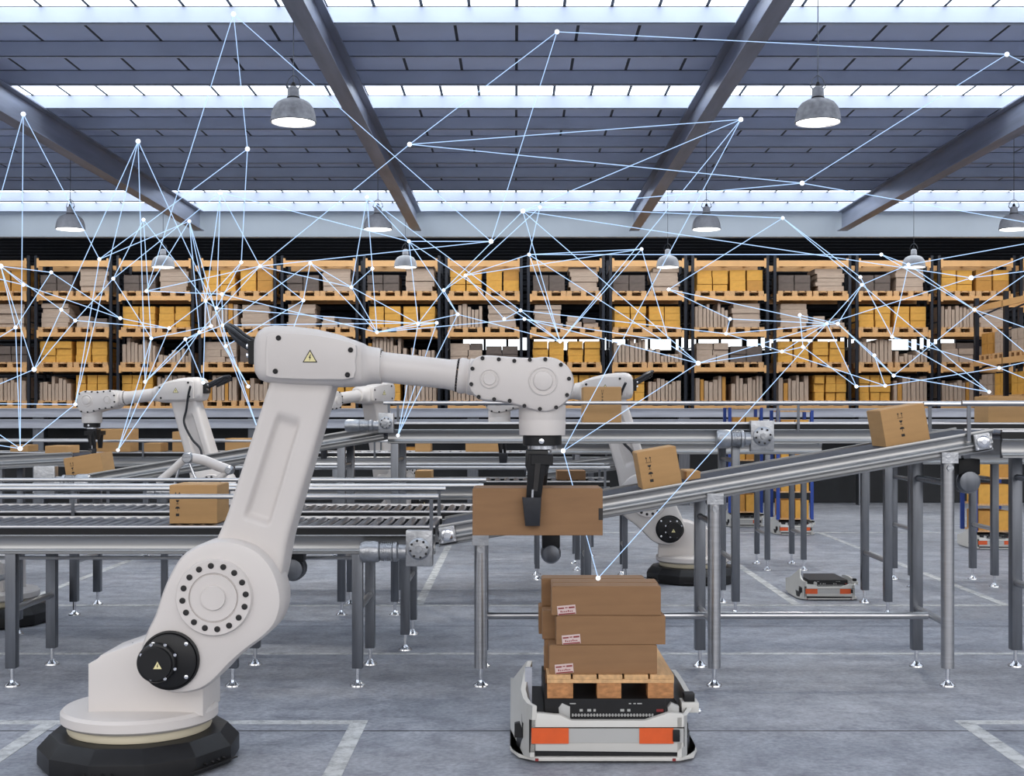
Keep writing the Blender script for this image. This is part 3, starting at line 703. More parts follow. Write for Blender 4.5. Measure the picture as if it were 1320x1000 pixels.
# lower arm: loft with a long recess in its face
def smooth(a, b_, x): x = min(1, max(0, (x - a) / (b_ - a))); return x * x * (3 - 2 * x)
p0, p1 = Vector(L(317, 735, 5.42)), Vector(L(398, 470, 5.42)); ax = (p1 - p0); LA = ax.length; ax.normalize(); nx = Vector((ax.y, -ax.x))
secs = []; NS = 72
for i in range(NS + 1):
    t = i / NS; wl = .145 - .012 * t + .018 * smooth(.25, 0, t) - .0 ; wl *= .96; dep = .115 - .02 * t
    c = p0 + ax * (LA * t); sec = []
    def edge(u0, v0, u1, v1, n): return [(u0 + (u1 - u0) * k / n, v0 + (v1 - v0) * k / n) for k in range(n)]
    q_ = .80; cr = lambda a0: [(math.copysign(q_, math.cos(math.radians(a0 + 45))) + (1 - q_) * math.cos(math.radians(a0 + a)), math.copysign(q_, math.sin(math.radians(a0 + 45))) + (1 - q_) * math.sin(math.radians(a0 + a))) for a in (0, 22, 45, 68)]
    ring = edge(-q_, -1, q_, -1, 30) + cr(-90) + edge(1, -q_, 1, q_, 2) + cr(0) + edge(q_, 1, -q_, 1, 6) + cr(90) + edge(-1, q_, -1, -q_, 2) + cr(180)
    for u, v in ring:
        y = v * dep
        if v < -.99:
            half = .40 + .06 * (1 - t)
            rec = smooth(half, half - .13, abs(u + .06)) * smooth(.235, .265, t) * smooth(.76, .70, t); y += .030 * rec
        else: y += 0
        q = c + nx * (u * wl); sec.append(Vector((q.x, Y(5.47) + y, q.y)))
    secs.append(sec)
b = MB(); b.loft(secs); b.build('lower_arm', 'white', robot, 70)
# elbow housing
def xsec(px, top, bot, dep, Z, e=2 / 4., n=40, lean=0.):
    s = Z / FPX; cz = CH - ((top + bot) / 2 - HY) * s; hz = (bot - top) / 2 * s; x = (px - VX) * s - ROOT.x; out = []
    for k in range(n):
        a = 2 * PI * k / n; u = math.copysign(abs(math.cos(a)) ** e, math.cos(a)); v = math.copysign(abs(math.sin(a)) ** e, math.sin(a))
        out.append(Vector((x + lean * v * s, Y(Z) + dep * u, cz + hz * v)))
    return out
ZE = 5.47
S = [(333, 446, 474, .09), (335, 434, 484, .125), (339, 427, 490, .14), (346, 422.5, 493, .15), (358, 420.5, 495, .155), (380, 421.5, 497, .155), (410, 425, 498.5, .152), (440, 432, 499, .145), (462, 440, 498, .135), (470, 443, 497, .128), (471.5, 445, 496, .118), (480, 447, 495, .105), (492, 449, 494.5, .09)]
b = MB(); b.loft([xsec(px, a, c, d, ZE, e=2 / (4.2 - (2.0 if px > 475 else 0))) for px, a, c, d in S]); el = b.build('elbow_housing', 'white', robot, 45)
ZP = ZE - .155
b = MB(); b.prism(catmull(outl([(349, 430), (380, 429.5), (415, 433), (440, 438), (459, 445), (458, 465), (456, 487), (425, 489), (385, 488.5), (347, 486), (343, 478), (343, 440)], ZP), 2), Y(ZP) - .008, Y(ZP) + .06, .006); b.build('cover_plate', 'white', el, 40)
ZS = ZP - .008
me_ = MB().lathe([(.011, -.01), (.011, .003), (.008, .004), (.004, .001)], (0, 0, 0), (0, -1, 0), 16).mesh('cover_screw', 'bolt')
for x, y in ((359, 435.5), (452, 451), (355, 478.5), (448, 483)): link('cover_screw', me_, el, LP(x, y, ZS))
triangle(399.5, 461.5, 17, ZS - .002, el)
# forearm
def axial(pxa, pya, pxb, pyb, Z, prof, name, m, parent, n=40):
    a, c = LP(pxa, pya, Z), LP(pxb, pyb, Z); d = c - a
    MB().lathe([(r * Z / FPX, h * d.length) for r, h in prof], a, d, n).build(name, m, parent, 45)
fa = None
a_, c_ = LP(488, 472.5, ZE), LP(612, 486, ZE); d_ = c_ - a_
pr = lambda r, h: (r * ZE / FPX, h * d_.length)
fa = MB().lathe([pr(21, 0), pr(21.3, .02), pr(20.2, .03), pr(19.6, .06), pr(19.2, .72), pr(20.6, .80), pr(21, .81)], a_, d_, 48).build('forearm', 'white', robot, 45)
wc = MB().lathe([pr(21.5, .83), pr(23, .85), pr(23, .90), pr(22, .91), pr(22, .93), pr(23.5, .94), pr(23.5, 1.04)], a_, d_, 48).build('wrist_collar', 'white', robot, 40)
b = MB()
U_ = d_.normalized(); V_ = Vector((0, 1, 0)); W_ = U_.cross(V_)
for hh, rr_, nn in ((.015, 21.2, 30), (.82, 21.0, 26)):
    r = rr_ * ZE / FPX
    for k in range(nn):
        a = 2 * PI * k / nn; q = a_ + d_ * hh + (V_ * math.cos(a) + W_ * math.sin(a)) * r
        b.lathe([(.0045, -.004), (.0045, .002)], q, (V_ * math.cos(a) + W_ * math.sin(a)), 6)
b.build('collar_bolts', 'bolt', fa, 0)
# wrist housing
wr = [(604, 484), (606, 470), (613, 461), (626, 457.5), (650, 459), (684, 461), (700, 459.5), (718, 462), (733, 473), (740, 489), (737, 508), (725, 523), (706, 531), (688, 529), (668, 523), (645, 518), (622, 516), (609, 508), (603, 497)]
ZW = 5.35
b = MB(); b.prism(catmull(outl(wr, ZW), 3), Y(ZW), Y(5.60), .022); wh = b.build('wrist_housing', 'white', robot, 40)
disc(700, 491, 19, ZW, [(1.04, -.01), (1.0, .003), (.93, .006), (.86, .002), (.68, .002), (.62, .010), (.55, .012), (.1, .012)], 'white', 'wrist_disc', wh)
disc(631, 488, 13, ZW, [(1.04, -.01), (1.0, .003), (.9, .006), (.8, .002), (.66, .002), (.6, .008), (.1, .008)], 'white', 'wrist_disc', wh)
me_ = MB().lathe([(.0085, -.02), (.0085, .004), (.006, .005), (.003, .003)], (0, 0, 0), (0, -1, 0), 14).mesh('housing_screw', 'bolt')
for x, y in ((622, 461.5), (643, 463), (663, 465), (683, 463.5), (703, 463), (723, 470), (733.5, 488), (731, 509), (717, 525), (696, 527), (676, 523), (657, 516.5), (637, 514.5), (617, 511.5), (607.5, 495), (609, 475)):
    link('housing_screw', me_, wh, LP(x, y, ZW))
# flange
ZG = 5.47; pc = LP(699, 528, ZG); k_ = ZG / FPX
MB().lathe([(30 * k_, .02), (30.5 * k_, -.0), (30 * k_, -.04), (29.6 * k_, -.045), (30.3 * k_, -.05), (29.5 * k_, -.108)], pc, (0, 0, 1), 40).build('wrist_flange', 'white', robot, 40)
MB().lathe([(24 * k_, -.108), (25 * k_, -.112), (25 * k_, -.150), (23 * k_, -.153)], pc, (0, 0, 1), 32).build('tool_changer', 'black', robot)
b = MB(); q = pc + Vector((-.005, -25 * k_, -.133)); b.lathe([(.011, 0), (.011, .004), (.005, .006)], q, (0, -1, 0), 16)
b.lathe([(.062, -.153), (.062, -.168)], pc, (0, 0, 1), 28); b.build('changer_ring', 'chrome', robot)
# gripper: body, two fingers with pads
grip = MB(); ZR = 5.47
grip.prism(outl([(678, 580), (706, 580), (708, 600), (703, 612), (682, 612), (677, 600)], ZR), -.055 + Y(ZR), .055 + Y(ZR), .004)
gp = grip.build('gripper_body', 'black', robot, 30)
b = MB(); b.prism(outl([(681, 585), (705, 585), (697, 648), (678, 648)], 5.40), Y(5.395), Y(5.425), .004); f1 = b.build('gripper_finger', 'black', robot, 30)
MB().prism(outl([(673, 641), (698, 641), (696, 678), (677, 678)], 5.375), Y(5.375), Y(5.405), .005).build('finger_pad', 'rubber', f1, 30)
MB().prism(outl([(690, 597), (697, 597), (693, 633), (687, 633)], 5.39), Y(5.388), Y(5.396), .0).build('finger_slot', 'bolt', f1, 30)
MB().prism(outl([(685.5, 631), (688, 631), (687.5, 641), (685, 641)], 5.385), Y(5.385), Y(5.394), .0).build('chrome_pin', 'chrome', f1, 30)
b = MB(); b.prism(outl([(690, 590), (708, 590), (704, 636), (694, 636)], 5.66), Y(5.645), Y(5.68), .004); f2 = b.build('gripper_finger', 'black', robot, 30)
b = MB(); b.prism(outl([(684, 585), (712, 585), (712, 598), (684, 598)], 5.5), Y(5.39), Y(5.68), .004); b.build('finger_slide', 'black', robot, 30)
# cable bundle at the back of the elbow
b = MB(); b.prism(outl([(322, 440), (334, 438), (335, 471), (323, 469)], 5.45), Y(5.40), Y(5.54), .004); cb = b.build('connector_block', 'black', robot, 30)
b = MB(); b.cyl(LP(318, 446, 5.44), LP(323, 446, 5.44), .010, 10); b.cyl(LP(318, 458, 5.44), LP(323, 458, 5.44), .010, 10); b.build('connector_plug', 'chrome', cb)
for i, (dy, dz) in enumerate(((0, 0), (.03, 4), (.06, -4), (.02, 9), (.07, 7), (.045, 12))):
    Q = lambda x, y, z: LP(x, y, z) + Vector((0, dy, 0))
    b = MB(); b.tube([Q(327, 443 + dz * .9, 5.45), Q(314, 436 + dz * .9, 5.47), Q(300, 425 + dz * .9, 5.52), Q(291 + dz * .5, 420 + dz * .7, 5.60), Q(300, 428 + dz * .5, 5.68), Q(335, 446 + dz * .4, 5.66)], .0085, 8); b.build('hose', 'rubber', robot)

# carton held in the gripper
hb = flapbox('cardboard_box', 'large brown carton held in mid-air by the gripper of the white robot', W(693, 690, 5.42), 168 * 5.42 / FPX, .225, 60 * 5.42 / FPX, m='brown')
b = MB(); w = 168 * 5.42 / FPX; b.box(w / 2 - .018, w / 2 + .0005, -.0008, .0, .065, .115); b.build('hand_hole', 'ink', hb, 0)

# the other robots are mirrored copies
def other(px, Z, yaw, label, cable=True, mirror=True):
    o = copy_tree(robot); o.location = ((px - VX) * Z / FPX, Z, 0); o.scale = (-1 if mirror else 1, 1, 1); o.rotation_euler.z = yaw; o['label'] = label
    if cable:
        b = MB(); Zc = 5.335
        b.tube([LP(338, 446, Zc - .1), LP(352, 472, Zc - .06), LP(372, 520, Zc + .01), LP(377, 560, Zc), LP(352, 610, Zc), LP(325, 640, Zc), LP(312, 680, Zc - .03), LP(300, 705, Zc - .05)], .012, 8)
        b.build('arm_cable', 'rubber', o)
    return o
other(335, 12.95, math.radians(-8), 'distant white robot arm at left, its gripper hanging over the far rollers')
other(893, 11.57, math.radians(-6), 'white robot arm standing behind the tall carton, its base seen between conveyor legs')
other(-11, 9.25, math.radians(-8), 'white robot arm cut off by the left edge, only its base disc showing')
other(525, 15.0, math.radians(58), 'smallest white robot arm, showing between the large arm and the racks', cable=False)

# folded grey linkage between the conveyors
lk = thing('linkage_arm', 'folded silver linkage standing between conveyors left of the big white arm', 'machine', W(247, 629, 8.95) * 1)
o_ = W(247, 629, 8.95); lk.location = (o_.x, o_.y, 0)
def lp(px, py, Z=8.95): q = W(px, py, Z); return Vector((q.x - o_.x, q.y - o_.y, q.z))
b = MB(); b.box(-.05, .05, -.05, .05, 0, lp(0, 640).z); b.box(-.12, .12, -.09, .09, 0, .015); b.box(-.22, .26, -.05, .05, lp(0, 632).z - .03, lp(0, 632).z); b.build('stand', 'darksteel', lk, 0)
def limb(pts, r, m, name):
    P = [lp(*p) for p in pts]; b = MB(); b.tube(P, r, 12, 5); return b.build(name, m, lk)
limb([(203, 622), (220, 608), (238, 592), (246, 590)], .028, 'white', 'upper_link')
limb([(243, 590), (262, 593), (282, 601), (296, 606)], .036, 'white', 'upper_link')
limb([(296, 606), (285, 614), (270, 622), (255, 628)], .022, 'white', 'lower_link')
limb([(232, 598), (229, 610), (225, 624)], .009, 'chrome', 'push_rod'); limb([(243, 594), (250, 612), (256, 624)], .009, 'chrome', 'push_rod')
b = MB(); b.lathe([(.03, 0), (.04, .02), (.04, .08), (.03, .1)], lp(243, 590) + Vector((0, -.05, 0)), (0, 1, 0), 20); b.build('joint', 'cast', lk)
b = MB(); b.lathe([(.02, 0), (.03, .02), (.03, .08), (.02, .1)], lp(296, 606) + Vector((0, -.05, 0)), (0, 1, 0), 20); b.build('joint', 'cast', lk)
lm = thing('gear_motor', 'small cast motor between the round rails, left of the carton on rollers', 'motor', W(212, 634, 8.9))
b = MB(); b.lathe([(.03, -.12), (.045, -.11), (.045, -.06), (.028, -.055), (.028, -.03), (.042, -.025), (.042, .09), (.02, .1)], (0, 0, 0), (1, 0, 0), 20); b.build('motor_housing', 'cast', lm)
b = MB(); b.box(-.02, .02, -.02, .02, -W(212, 634, 8.9).z, -.02); b.build('motor_stand', 'darksteel', lm, 0)

# ================================================================== TRANSPORT ROBOTS
def make_agv():
    t = thing('transport_robot', '', 'vehicle', (0, 0, 0)); s = .003327
    X = lambda px: (px - 781) * s; Z = lambda py: (985 - py) * s
    D = .86
    plan = [(-.30, 0), (.315, 0), (.385, .05), (.412, .15), (.412, D - .15), (.36, D - .03), (-.36, D - .03), (-.412, D - .15), (-.412, .17), (-.375, .06)]
    def slab(z0, z1, k=1., ky=0.):
        b = MB(); P = [Vector((x * k, y + (ky if y < D / 2 else -ky), 0)) for x, y in plan]; n = len(P)
        lo = [b.b.verts.new((p.x, p.y, z0)) for p in P]; hi = [b.b.verts.new((p.x, p.y, z1)) for p in P]
        for i in range(n): b.b.faces.new((lo[i - 1], lo[i], hi[i], hi[i - 1]))
        b.b.faces.new(lo); b.b.faces.new(hi); return b
    slab(.012, .030).build('bumper_skirt', 'agv', t, 30, bevel=.006)
    slab(.02, .10, .93, .03).build('chassis', 'black', t, 30)
    b = MB(); b.box(-.36, .36, .05, D - .05, .10, .165); b.build('deck', 'black', t, 0, bevel=.004)
    # wheels
    for x in (-.27, .27):
        for y in (.22, .64): MB().cyl((x - .02, y, .03), (x + .02, y, .03), .03, 16).build('wheel', 'rubber', t)
    # front panel (stepped top edge, framed)
    fp = [(X(690), Z(968)), (X(874), Z(970)), (X(882), Z(962)), (X(882), Z(921)), (X(862), Z(919)), (X(832), Z(929)), (X(737), Z(929)), (X(722), Z(922)), (X(690), Z(919))]
    b = MB(); b.prism(fp, .0, .035, .004); pan = b.build('front_panel', 'agv', t, 30)
    MB().prism([(X(686), Z(957)), (X(881), Z(957)), (X(881), Z(939)), (X(686), Z(939))], -.004, .0).build('light_bar', 'agvd', pan, 0)
    MB().box(X(690), X(882), -.0025, 0, Z(938.5), Z(937.2)).build('panel_seam', 'bolt', pan, 0)
    MB().box(X(882) - .001, X(882) + .001, -.003, 0, Z(962), Z(936)).build('panel_seam', 'bolt', pan, 0)
    for a, c in ((685, 733), (824, 868)): MB().box(X(a), X(c), -.008, -.004, Z(958), Z(938)).build('reflector', 'orange', t, 0)
    MB().box(X(867), X(876), -.014, -.002, Z(955), Z(940)).build('sensor', 'black', t, bevel=.002)
    b = MB(); b.box(X(682), X(690), .0, .04, Z(970), Z(928)); b.box(X(690), X(880), .012, .03, Z(975), Z(966)); b.build('shadow_gap', 'black', t, 0)
    for x in (692, 869): MB().box(X(x) - .007, X(x) + .007, -.003, .004, Z(981), Z(977.5)).build('marker_light', 'red', t, 0)
    # side wings, taller towards the rear
    def wing(sgn, outline, name='side_wing'):
        b = MB(); x0, x1 = sgn * .412, sgn * .388
        n = len(outline)
        def pt(x, y, z):
            k = 1 if y > .20 else .79 + .21 * math.sin(PI / 2 * max(0, y) / .20) ** .8
            k *= 1 - max(0, z - .22) * 1.15
            return (x * k, y, z)
        a = [b.b.verts.new(pt(x0, y, z)) for y, z in outline]; c = [b.b.verts.new(pt(x1, y, z)) for y, z in outline]
        for i in range(n): b.b.faces.new((a[i - 1], a[i], c[i], c[i - 1]))
        b.b.faces.new(a); b.b.faces.new(c); return b.build(name, 'agv', t, 40)
    wl = wing(-1, [(.0, .03), (.03, .03), (.07, .03), (.12, .03), (.2, .03), (.5, .03), (.83, .03), (.83, .20), (.60, .24), (.44, .32), (.34, .375), (.28, .39), (.2, .345), (.12, .295), (.07, .27), (.03, .255), (.0, .25)])
    wr_ = wing(1, [(.0, .03), (.03, .03), (.07, .03), (.12, .03), (.2, .03), (.5, .03), (.83, .03), (.83, .24), (.6, .27), (.40, .275), (.2, .255), (.12, .235), (.07, .22), (.03, .205), (.0, .20)])
    b = MB(); b.box(-.345, -.315, .16, .19, .165, .38); b.build('pillar_bracket', 'fascia', t, 0)
    b = MB(); b.prism([(-.392, .10), (-.36, .10), (-.36, .135), (-.37, .165), (-.392, .16)], .055, .085); b.build('side_vent', 'black', wl, 0)
    b = MB(); b.box(X(886), X(900), .10, .16, .24, .28); b.build('lidar', 'black', t, bevel=.005)
    b = MB(); b.box(X(882), X(905), .085, .18, .20, .245); b.build('lidar_base', 'agv', t, bevel=.006)
    b = MB(); b.cyl((X(905), .12, .20), (X(908), .12, .20), .012, 12); b.build('side_button', 'chrome', t)
    # brackets and electronics seen under the load
    for x in (728, 870):
        MB().prism([(X(x) - .018, .165), (X(x) + .025, .165), (X(x) + .025, .235), (X(x) - .010, .25), (X(x) - .025, .23)], .05, .09, .004).build('lift_bracket', 'agvd', t, 30)
    b = MB()
    b.box(X(737), X(845), .05, .052, .190, .206)
    t['_'] = 0; del t['_']
    MB().box(-.26, .26, .055, D - .08, .165, .268).build('lift_table', 'black', t, 0)
    b.b.free(); b = MB()
    for k in range(27): b.box(X(738 + 4 * k), X(740 + 4 * k), .051, .055, .192, .204)
    for k in range(26): b.box(X(738 + 4 * k), X(742 + 4 * k), .051, .055, .197, .199)
    for x, w in ((748, 4), (758, 5), (766, 3), (801, 5), (810, 4)): b.box(X(x), X(x + w), .051, .055, .214, .224)
    for x, w in ((735, 8), (812, 3), (818, 3), (823, 6)): b.box(X(x), X(x + w), .051, .055, .246, .250)
    b.build('circuit_marks', 'agvd', t, 0)
    MB().box(X(848), X(857), .050, .055, .213, .224).build('red_indicator', 'red', t, 0)
    return t
A_O = (( 781 - VX) * 5.49 / FPX, 5.49, 0)
agv = make_agv(); agv.location = A_O; agv['label'] = 'white transport robot with orange reflectors carrying the pallet of brown boxes'
def agv_copy(px, Z, k, label, rz=0.):
    o = copy_tree(agv); o.location = ((px - VX) * Z / FPX, Z, 0); o.scale = (k, k, k); o.rotation_euler.z = rz; o['label'] = label; return o
agv_copy(1069, 10.32, .60, 'small empty white transport robot alone on the floor at right')
agv_copy(1026, 15.9, .62, 'small white transport robot under the blue cart nearest the empty one')
agv_copy(962, 17.0, .62, 'small white transport robot under the blue cart half hidden by conveyor legs')
agv_copy(518, 16.2, .62, 'small white transport robot under the blue cart left of the gripper')
agv_copy(1284, 14.2, .62, 'small white transport robot under the cart at the right edge')

# pallet and boxes on the big one
pw = .55; pd = .70; px0 = (787 - VX) * 5.55 / FPX
pal = thing('wooden_pallet', 'orange-brown wooden pallet on top of the nearest transport robot', 'pallet', (px0, 5.55, .2685))
for k in range(5):
    x = -pw / 2 + k * (pw - .103) / 4; MB().box(x, x + .103, 0, pd, .083, .102).build('top_board', 'wood', pal, 0, bevel=.002)
for y in (0, .31, .61): MB().box(-pw / 2, pw / 2, y, y + .085, .067, .0828).build('cross_board', 'wood', pal, 0)
for x in (-pw / 2 + .001, -.058, pw / 2 - .113):
    for y in (.002, .31, .61): MB().box(x, x + .112 if x < -.06 or x > .1 else x + .105, y, y + .08, 0, .0668).build('block', 'block', pal, 0, bevel=.002)
zt = .2685 + .1022
def sbox(x0, x1, row, level, label, sticker=False, rz=0., w=None):
    Zf = 5.57 + row * .135; s = 5.57 / FPX; h = .124
    o = flapbox('cardboard_box', label, (((x0 + x1) / 2 - VX) * s, Zf, zt + level * .1275), (x1 - x0) * s, .125, h, rz=rz, m='brown', group='brown boxes stacked on the nearest pallet')
    if sticker:
        cx = -(x1 - x0) * s / 2 + (.065 if level == 2 else .065); w_ = .040; m_ = Matrix.Translation((cx, 0, .024)) @ Matrix.Rotation(-.09, 4, 'Y')
        lb = MB().box(-w_, w_, -.0035, -.002, -.020, .020, m_).build('shipping_label', 'label', o, 0)
        b = MB(); b.box(-w_ + .004, -.010, -.0042, -.0036, .006, .012, m_); b.box(-.006, .006, -.0042, -.0036, .008, .012, m_); b.box(.010, w_ - .004, -.0042, -.0036, .006, .013, m_); b.box(-w_ + .003, w_ - .003, -.0042, -.0036, -.019, -.014, m_)
        for k in range(7): b.box(-.027 + k * .008, -.022 + k * .008, -.0042, -.0036, -.009, -.004 + (.003 if k in (0, 4) else 0), m_)
        b.build('label_print', 'red', lb, 0)
    return o
names = {0: 'bottom', 1: 'middle', 2: 'top'}
for lv, (a, c) in enumerate(((708, 847), (717, 858), (711, 852))): sbox(a, c, 0, lv, 'brown box with a red and white label, %s of the front stack on the pallet' % names[lv], True, (0, .012, 0)[lv])
for lv, (a, c) in enumerate(((703, 843), (700, 841), (712, 853))): sbox(a, c, 1, lv, 'plain brown box in the %s layer, just behind the labelled boxes on the pallet' % names[lv])
for lv, (a, c) in enumerate(((706, 832), (696, 838), (700, 840))): sbox(a, c, 2, lv, 'plain brown box in the %s layer, rearmost row on the pallet' % names[lv])

# carts with blue posts and yellow cartons
def cart(px, Z, w, h, label, cols=2, d=.45, z0=.19):
    X = (px - VX) * Z / FPX; t = thing('shelf_cart', label + ', on a transport robot', 'cart', (X, Z + .04, z0))
    for x in (-w / 2, w / 2 - .04):
        for y in (0, d - .04): MB().box(x, x + .04, y, y + .04, 0, h).build('post', 'blue', t, 0)
    nl = max(2, int(h / .30))
    for k in range(nl + 1):
        z = k * (h - .02) / nl; MB().box(-w / 2 + .0405, w / 2 - .0405, .0, d, z, z + .018).build('shelf', 'wood', t, 0)
    for k in range(nl):
        z = k * (h - .02) / nl + .0185; bw = (w - .10) / cols
        for c in range(cols):
            carton('yellow' if (k + c) % 3 else 'orangec', X - w / 2 + .05 + bw * (c + .5), Z + .06, z0 + z, bw - .015, d - .08, min(.22, (h / nl) * .72), ('%s carton on level %d of ' % ('yellow' if (k + c) % 3 else 'orange', k + 1)) + label, 'cartons on the blue carts')
cart(1026, 15.9, .46, 1.36, 'the blue cart behind the empty transport robot')
cart(962, 17.0, .46, 1.40, 'the blue cart half hidden by conveyor legs')
cart(518, 16.2, .46, 1.0, 'the blue cart left of the gripper')
cart(1284, 14.2, .46, 1.2, 'the blue cart at the right edge')

# ================================================================== LIGHT NETWORK: GRAPHIC OVERLAY BUILT AS GLOWING TUBES
N = {0:(301,18),1:(718,41),2:(1298,70),3:(30,147),4:(178,182),5:(319,192),6:(528,186),7:(955,154),8:(1034,236),9:(284,248),10:(674,272),11:(696,267),12:(633,311),13:(1009,281),14:(473,254),15:(185,283),16:(244,285),17:(527,311),18:(128,334),19:(66,351),20:(146,359),21:(1,343),22:(30,367),23:(79,399),24:(97,413),25:(155,410),26:(20,422),27:(44,476),28:(26,578),29:(189,375),30:(311,338),31:(335,343),32:(265,388),33:(286,379),34:(279,397),35:(272,420),36:(287,419),37:(257,428),38:(195,436),39:(239,437),40:(218,423),41:(291,446),42:(400,339),43:(391,387),44:(453,370),45:(480,346),46:(486,428),47:(539,417),48:(563,416),49:(572,374),50:(600,355),51:(590,405),52:(650,411),53:(682,328),54:(827,321),55:(671,400),56:(676,411),57:(722,440),58:(862,373),59:(862,440),60:(900,468),61:(941,411),62:(936,430),63:(1136,328),64:(1111,367),65:(1109,357),66:(1066,417),67:(1080,417),68:(1031,406),69:(1035,447),70:(1008,453),71:(1127,458),72:(1104,498),73:(1141,497),74:(1152,484),75:(1171,341),76:(1252,358),77:(1256,399),78:(1150,434),79:(1275,505),80:(1288,474),82:(726,581),83:(771,745),84:(513,561),85:(97,521),86:(152,580),87:(332,552),88:(187,492),89:(320,498),90:(262,493),
     91:(-60,10),92:(1400,120),93:(1400,300),94:(-60,520),95:(-60,345),96:(-60,470),97:(1400,340),98:(1400,450),99:(1400,520),100:(-90,560)}
E = [(0,5),(0,29),(0,12),(1,6),(1,12),(1,2),(2,8),(2,92),(6,31),(6,7),(6,8),(7,10),(7,57),(7,82),(8,93),(8,11),(3,96),(3,28),(3,18),(4,23),(4,85),(4,88),(4,36),(5,18),(5,30),(9,32),(9,34),(9,31),(9,17),(10,60),(10,76),(11,53),(11,50),(11,13),(13,79),(13,58),(14,44),(14,45),(14,17),(14,17),(17,12),(17,51),(17,57),(17,47),(12,31),(14,55),(18,85),(18,16),(19,25),(19,26),(19,21),(20,24),(20,38),(20,9),(21,22),(21,26),(21,27),(21,23),(21,95),(22,25),(22,95),(23,24),(24,40),(25,40),(24,27),(23,27),(26,96),(27,94),(28,94),(28,26),(28,85),(28,100),(29,31),(29,33),(30,32),(30,34),(31,33),(31,37),(31,43),(31,44),(32,34),(33,46),(34,47),(36,48),(16,29),(16,35),(16,37),(15,20),(15,32),(15,38),(16,41),(35,37),(35,38),(36,41),(32,40),(33,36),(37,39),(39,88),(39,90),(38,88),(41,89),(41,87),(36,87),(36,39),(42,43),(42,46),(42,44),(43,41),(42,36),(44,46),(44,47),(45,44),(45,46),(46,48),(46,51),(46,56),(47,48),(49,47),(49,50),(49,51),(49,10),(50,52),(50,54),(51,57),(52,55),(53,60),(53,63),(53,54),(53,50),(54,57),(54,59),(55,57),(55,62),(56,60),(56,59),(57,53),(58,66),(58,61),(60,66),(60,70),(60,82),(61,62),(61,66),(62,70),(62,67),(63,75),(63,77),(64,66),(64,75),(65,78),(65,13),(66,76),(66,72),(66,70),(67,74),(67,64),(68,67),(68,69),(69,72),(70,69),(70,73),(71,74),(71,73),(71,67),(72,73),(73,80),(74,77),(75,77),(75,93),(75,78),(76,93),(76,97),(77,98),(77,99),(77,93),(78,80),(78,79),(79,74),(80,99),(80,98),(83,82),(83,66),(84,48),(84,51),(84,47),(85,94),(86,37),(86,40),(86,38),(87,43),(88,37),(90,32),(89,35),(10,11),(10,57)]
rn = random.Random(11); DZ = {}
for k, (x, y) in N.items():
    z = rn.uniform(8.6, 10.2) if y < 200 else rn.uniform(7.9, 9.3)
    DZ[k] = {82: 5.75, 83: 5.66, 28: 7.3, 84: 8.9, 87: 9.3, 86: 9.2, 60: 8.3, 7: 8.4, 66: 8.8}.get(k, z)
net = thing('light_network', 'web of thin glowing blue lines and bright nodes floating across the hall', 'light network', (0, 8, 3))
NO = Vector((0, 8, 3)); pos = {k: W(*N[k], DZ[k]) - NO for k in N}
big = {3, 21, 28, 10, 0, 1, 2, 4, 5, 6, 9, 7, 8, 12, 76, 60, 27, 83, 82}
bs = MB(); bmesh.ops.create_icosphere(bs.b, subdivisions=2, radius=1.); NM = bs.mesh('node', 'node')
for k in N:
    if k >= 91 : continue
    r = (3.1 if k in big else 2.3) * DZ[k] / FPX; link('node', NM, net, pos[k], None, (r, r, r))
EL = sorted({tuple(sorted(e)) for e in E}, key=lambda e: -(pos[e[0]] - pos[e[1]]).length / min(DZ[e[0]], DZ[e[1]]))
rest = MB()
for i, (a, c) in enumerate(EL):
    r0, r1 = [.54 * DZ[q] / FPX for q in (a, c)]
    tgt = MB() if i < 98 else rest
    tgt.cyl(pos[a], pos[c], r0, 5, r1)
    if i < 98: tgt.build('beam_line', 'line', net, 0)
o = rest.build('beam_line', 'line', net, 0); o['kind'] = 'stuff'
for ch in net.children: ch.visible_shadow = True

# ================================================================== CAMERA AND LIGHT
cam = bpy.data.cameras.new('camera'); co = bpy.data.objects.new('camera', cam); C.objects.link(co)
co.location = (0, 0, CH); co.rotation_euler = (PI / 2, 0, 0)
cam.sensor_width = 36; cam.lens = 36 * FPX / 1320
cam.shift_x = (660 - VX) / 1320; cam.shift_y = (HY - 500) / 1320; cam.clip_end = 200
bpy.context.scene.camera = co

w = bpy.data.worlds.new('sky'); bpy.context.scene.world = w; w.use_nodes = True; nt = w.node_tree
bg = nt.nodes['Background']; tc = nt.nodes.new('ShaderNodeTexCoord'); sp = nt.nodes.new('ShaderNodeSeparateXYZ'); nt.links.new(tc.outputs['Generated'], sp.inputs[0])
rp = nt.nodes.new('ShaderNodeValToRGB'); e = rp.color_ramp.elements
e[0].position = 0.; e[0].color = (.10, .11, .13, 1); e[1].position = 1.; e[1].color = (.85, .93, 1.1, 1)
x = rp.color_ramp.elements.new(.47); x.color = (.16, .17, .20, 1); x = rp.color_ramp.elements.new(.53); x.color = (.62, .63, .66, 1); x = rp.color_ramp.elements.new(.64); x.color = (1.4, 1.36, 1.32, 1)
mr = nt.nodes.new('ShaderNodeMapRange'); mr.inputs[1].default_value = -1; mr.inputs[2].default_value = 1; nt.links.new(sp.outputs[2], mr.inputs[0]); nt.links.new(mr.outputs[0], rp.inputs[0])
ns = nt.nodes.new('ShaderNodeTexNoise'); ns.inputs['Scale'].default_value = 2.6; ns.inputs['Detail'].default_value = 1.5; nt.links.new(tc.outputs['Generated'], ns.inputs['Vector'])
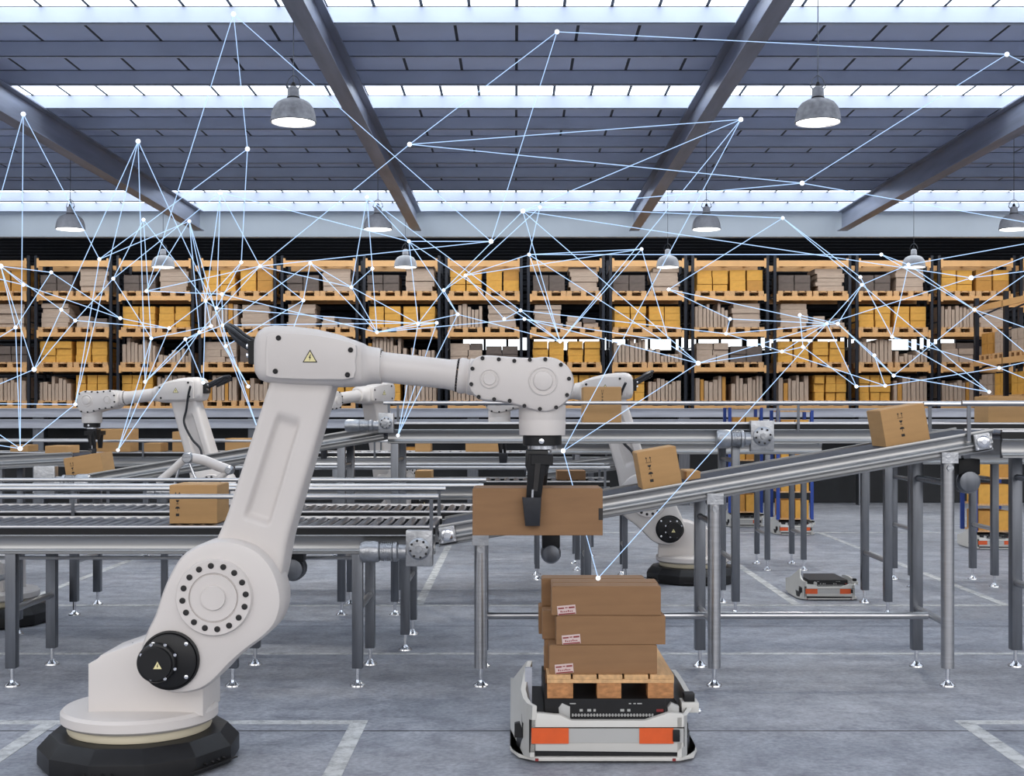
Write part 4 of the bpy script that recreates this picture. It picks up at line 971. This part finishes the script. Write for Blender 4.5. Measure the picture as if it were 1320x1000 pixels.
nr = nt.nodes.new('ShaderNodeMapRange'); nr.inputs[1].default_value = .38; nr.inputs[2].default_value = .62; nr.inputs[3].default_value = .55; nr.inputs[4].default_value = 1.4; nt.links.new(ns.outputs['Fac'], nr.inputs[0])  # invented bright and dark patches in the unseen surroundings, for metal reflections
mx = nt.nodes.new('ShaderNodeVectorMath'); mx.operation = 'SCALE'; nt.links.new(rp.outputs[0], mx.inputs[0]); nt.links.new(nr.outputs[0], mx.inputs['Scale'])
fr_ = nt.nodes.new('ShaderNodeMapRange'); fr_.interpolation_type = 'SMOOTHSTEP'; fr_.inputs[1].default_value = .15; fr_.inputs[2].default_value = -.85; fr_.inputs[3].default_value = .30; fr_.inputs[4].default_value = 1.75  # unseen surroundings made bright behind the camera and dim aside, for contrast
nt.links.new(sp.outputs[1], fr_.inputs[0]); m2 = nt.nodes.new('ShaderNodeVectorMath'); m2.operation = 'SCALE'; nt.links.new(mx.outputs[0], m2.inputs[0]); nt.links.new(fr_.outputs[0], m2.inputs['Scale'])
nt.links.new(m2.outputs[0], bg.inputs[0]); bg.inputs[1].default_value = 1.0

sc = bpy.context.scene
def area(name, loc, sx, sy, power, col, rot=(0, 0, 0)):
    l = bpy.data.lights.new(name, 'AREA'); l.shape = 'RECTANGLE'; l.size = sx; l.size_y = sy; l.energy = power; l.color = col
    o = bpy.data.objects.new(name, l); C.objects.link(o); o.location = loc; o.rotation_euler = rot; return o
for X in (-9, -3, 3, 9):     # added unseen fill lights behind the bulkhead, brightening the racks
    area('rack_light', (X, 26.7, 5.9), 5.0, .3, 82, (.95, .97, 1), (math.radians(58), 0, 0))
sc.view_settings.view_transform = 'Standard'; sc.view_settings.look = 'None'; sc.view_settings.gamma = 1; sc.view_settings.exposure = 0.
sc.view_settings.use_curve_mapping = False
sc.cycles.use_denoising = True
sc.cycles.max_bounces = 6; sc.cycles.diffuse_bounces = 3; sc.cycles.glossy_bounces = 3; sc.cycles.transparent_max_bounces = 24
sc.cycles.sample_clamp_indirect = 4
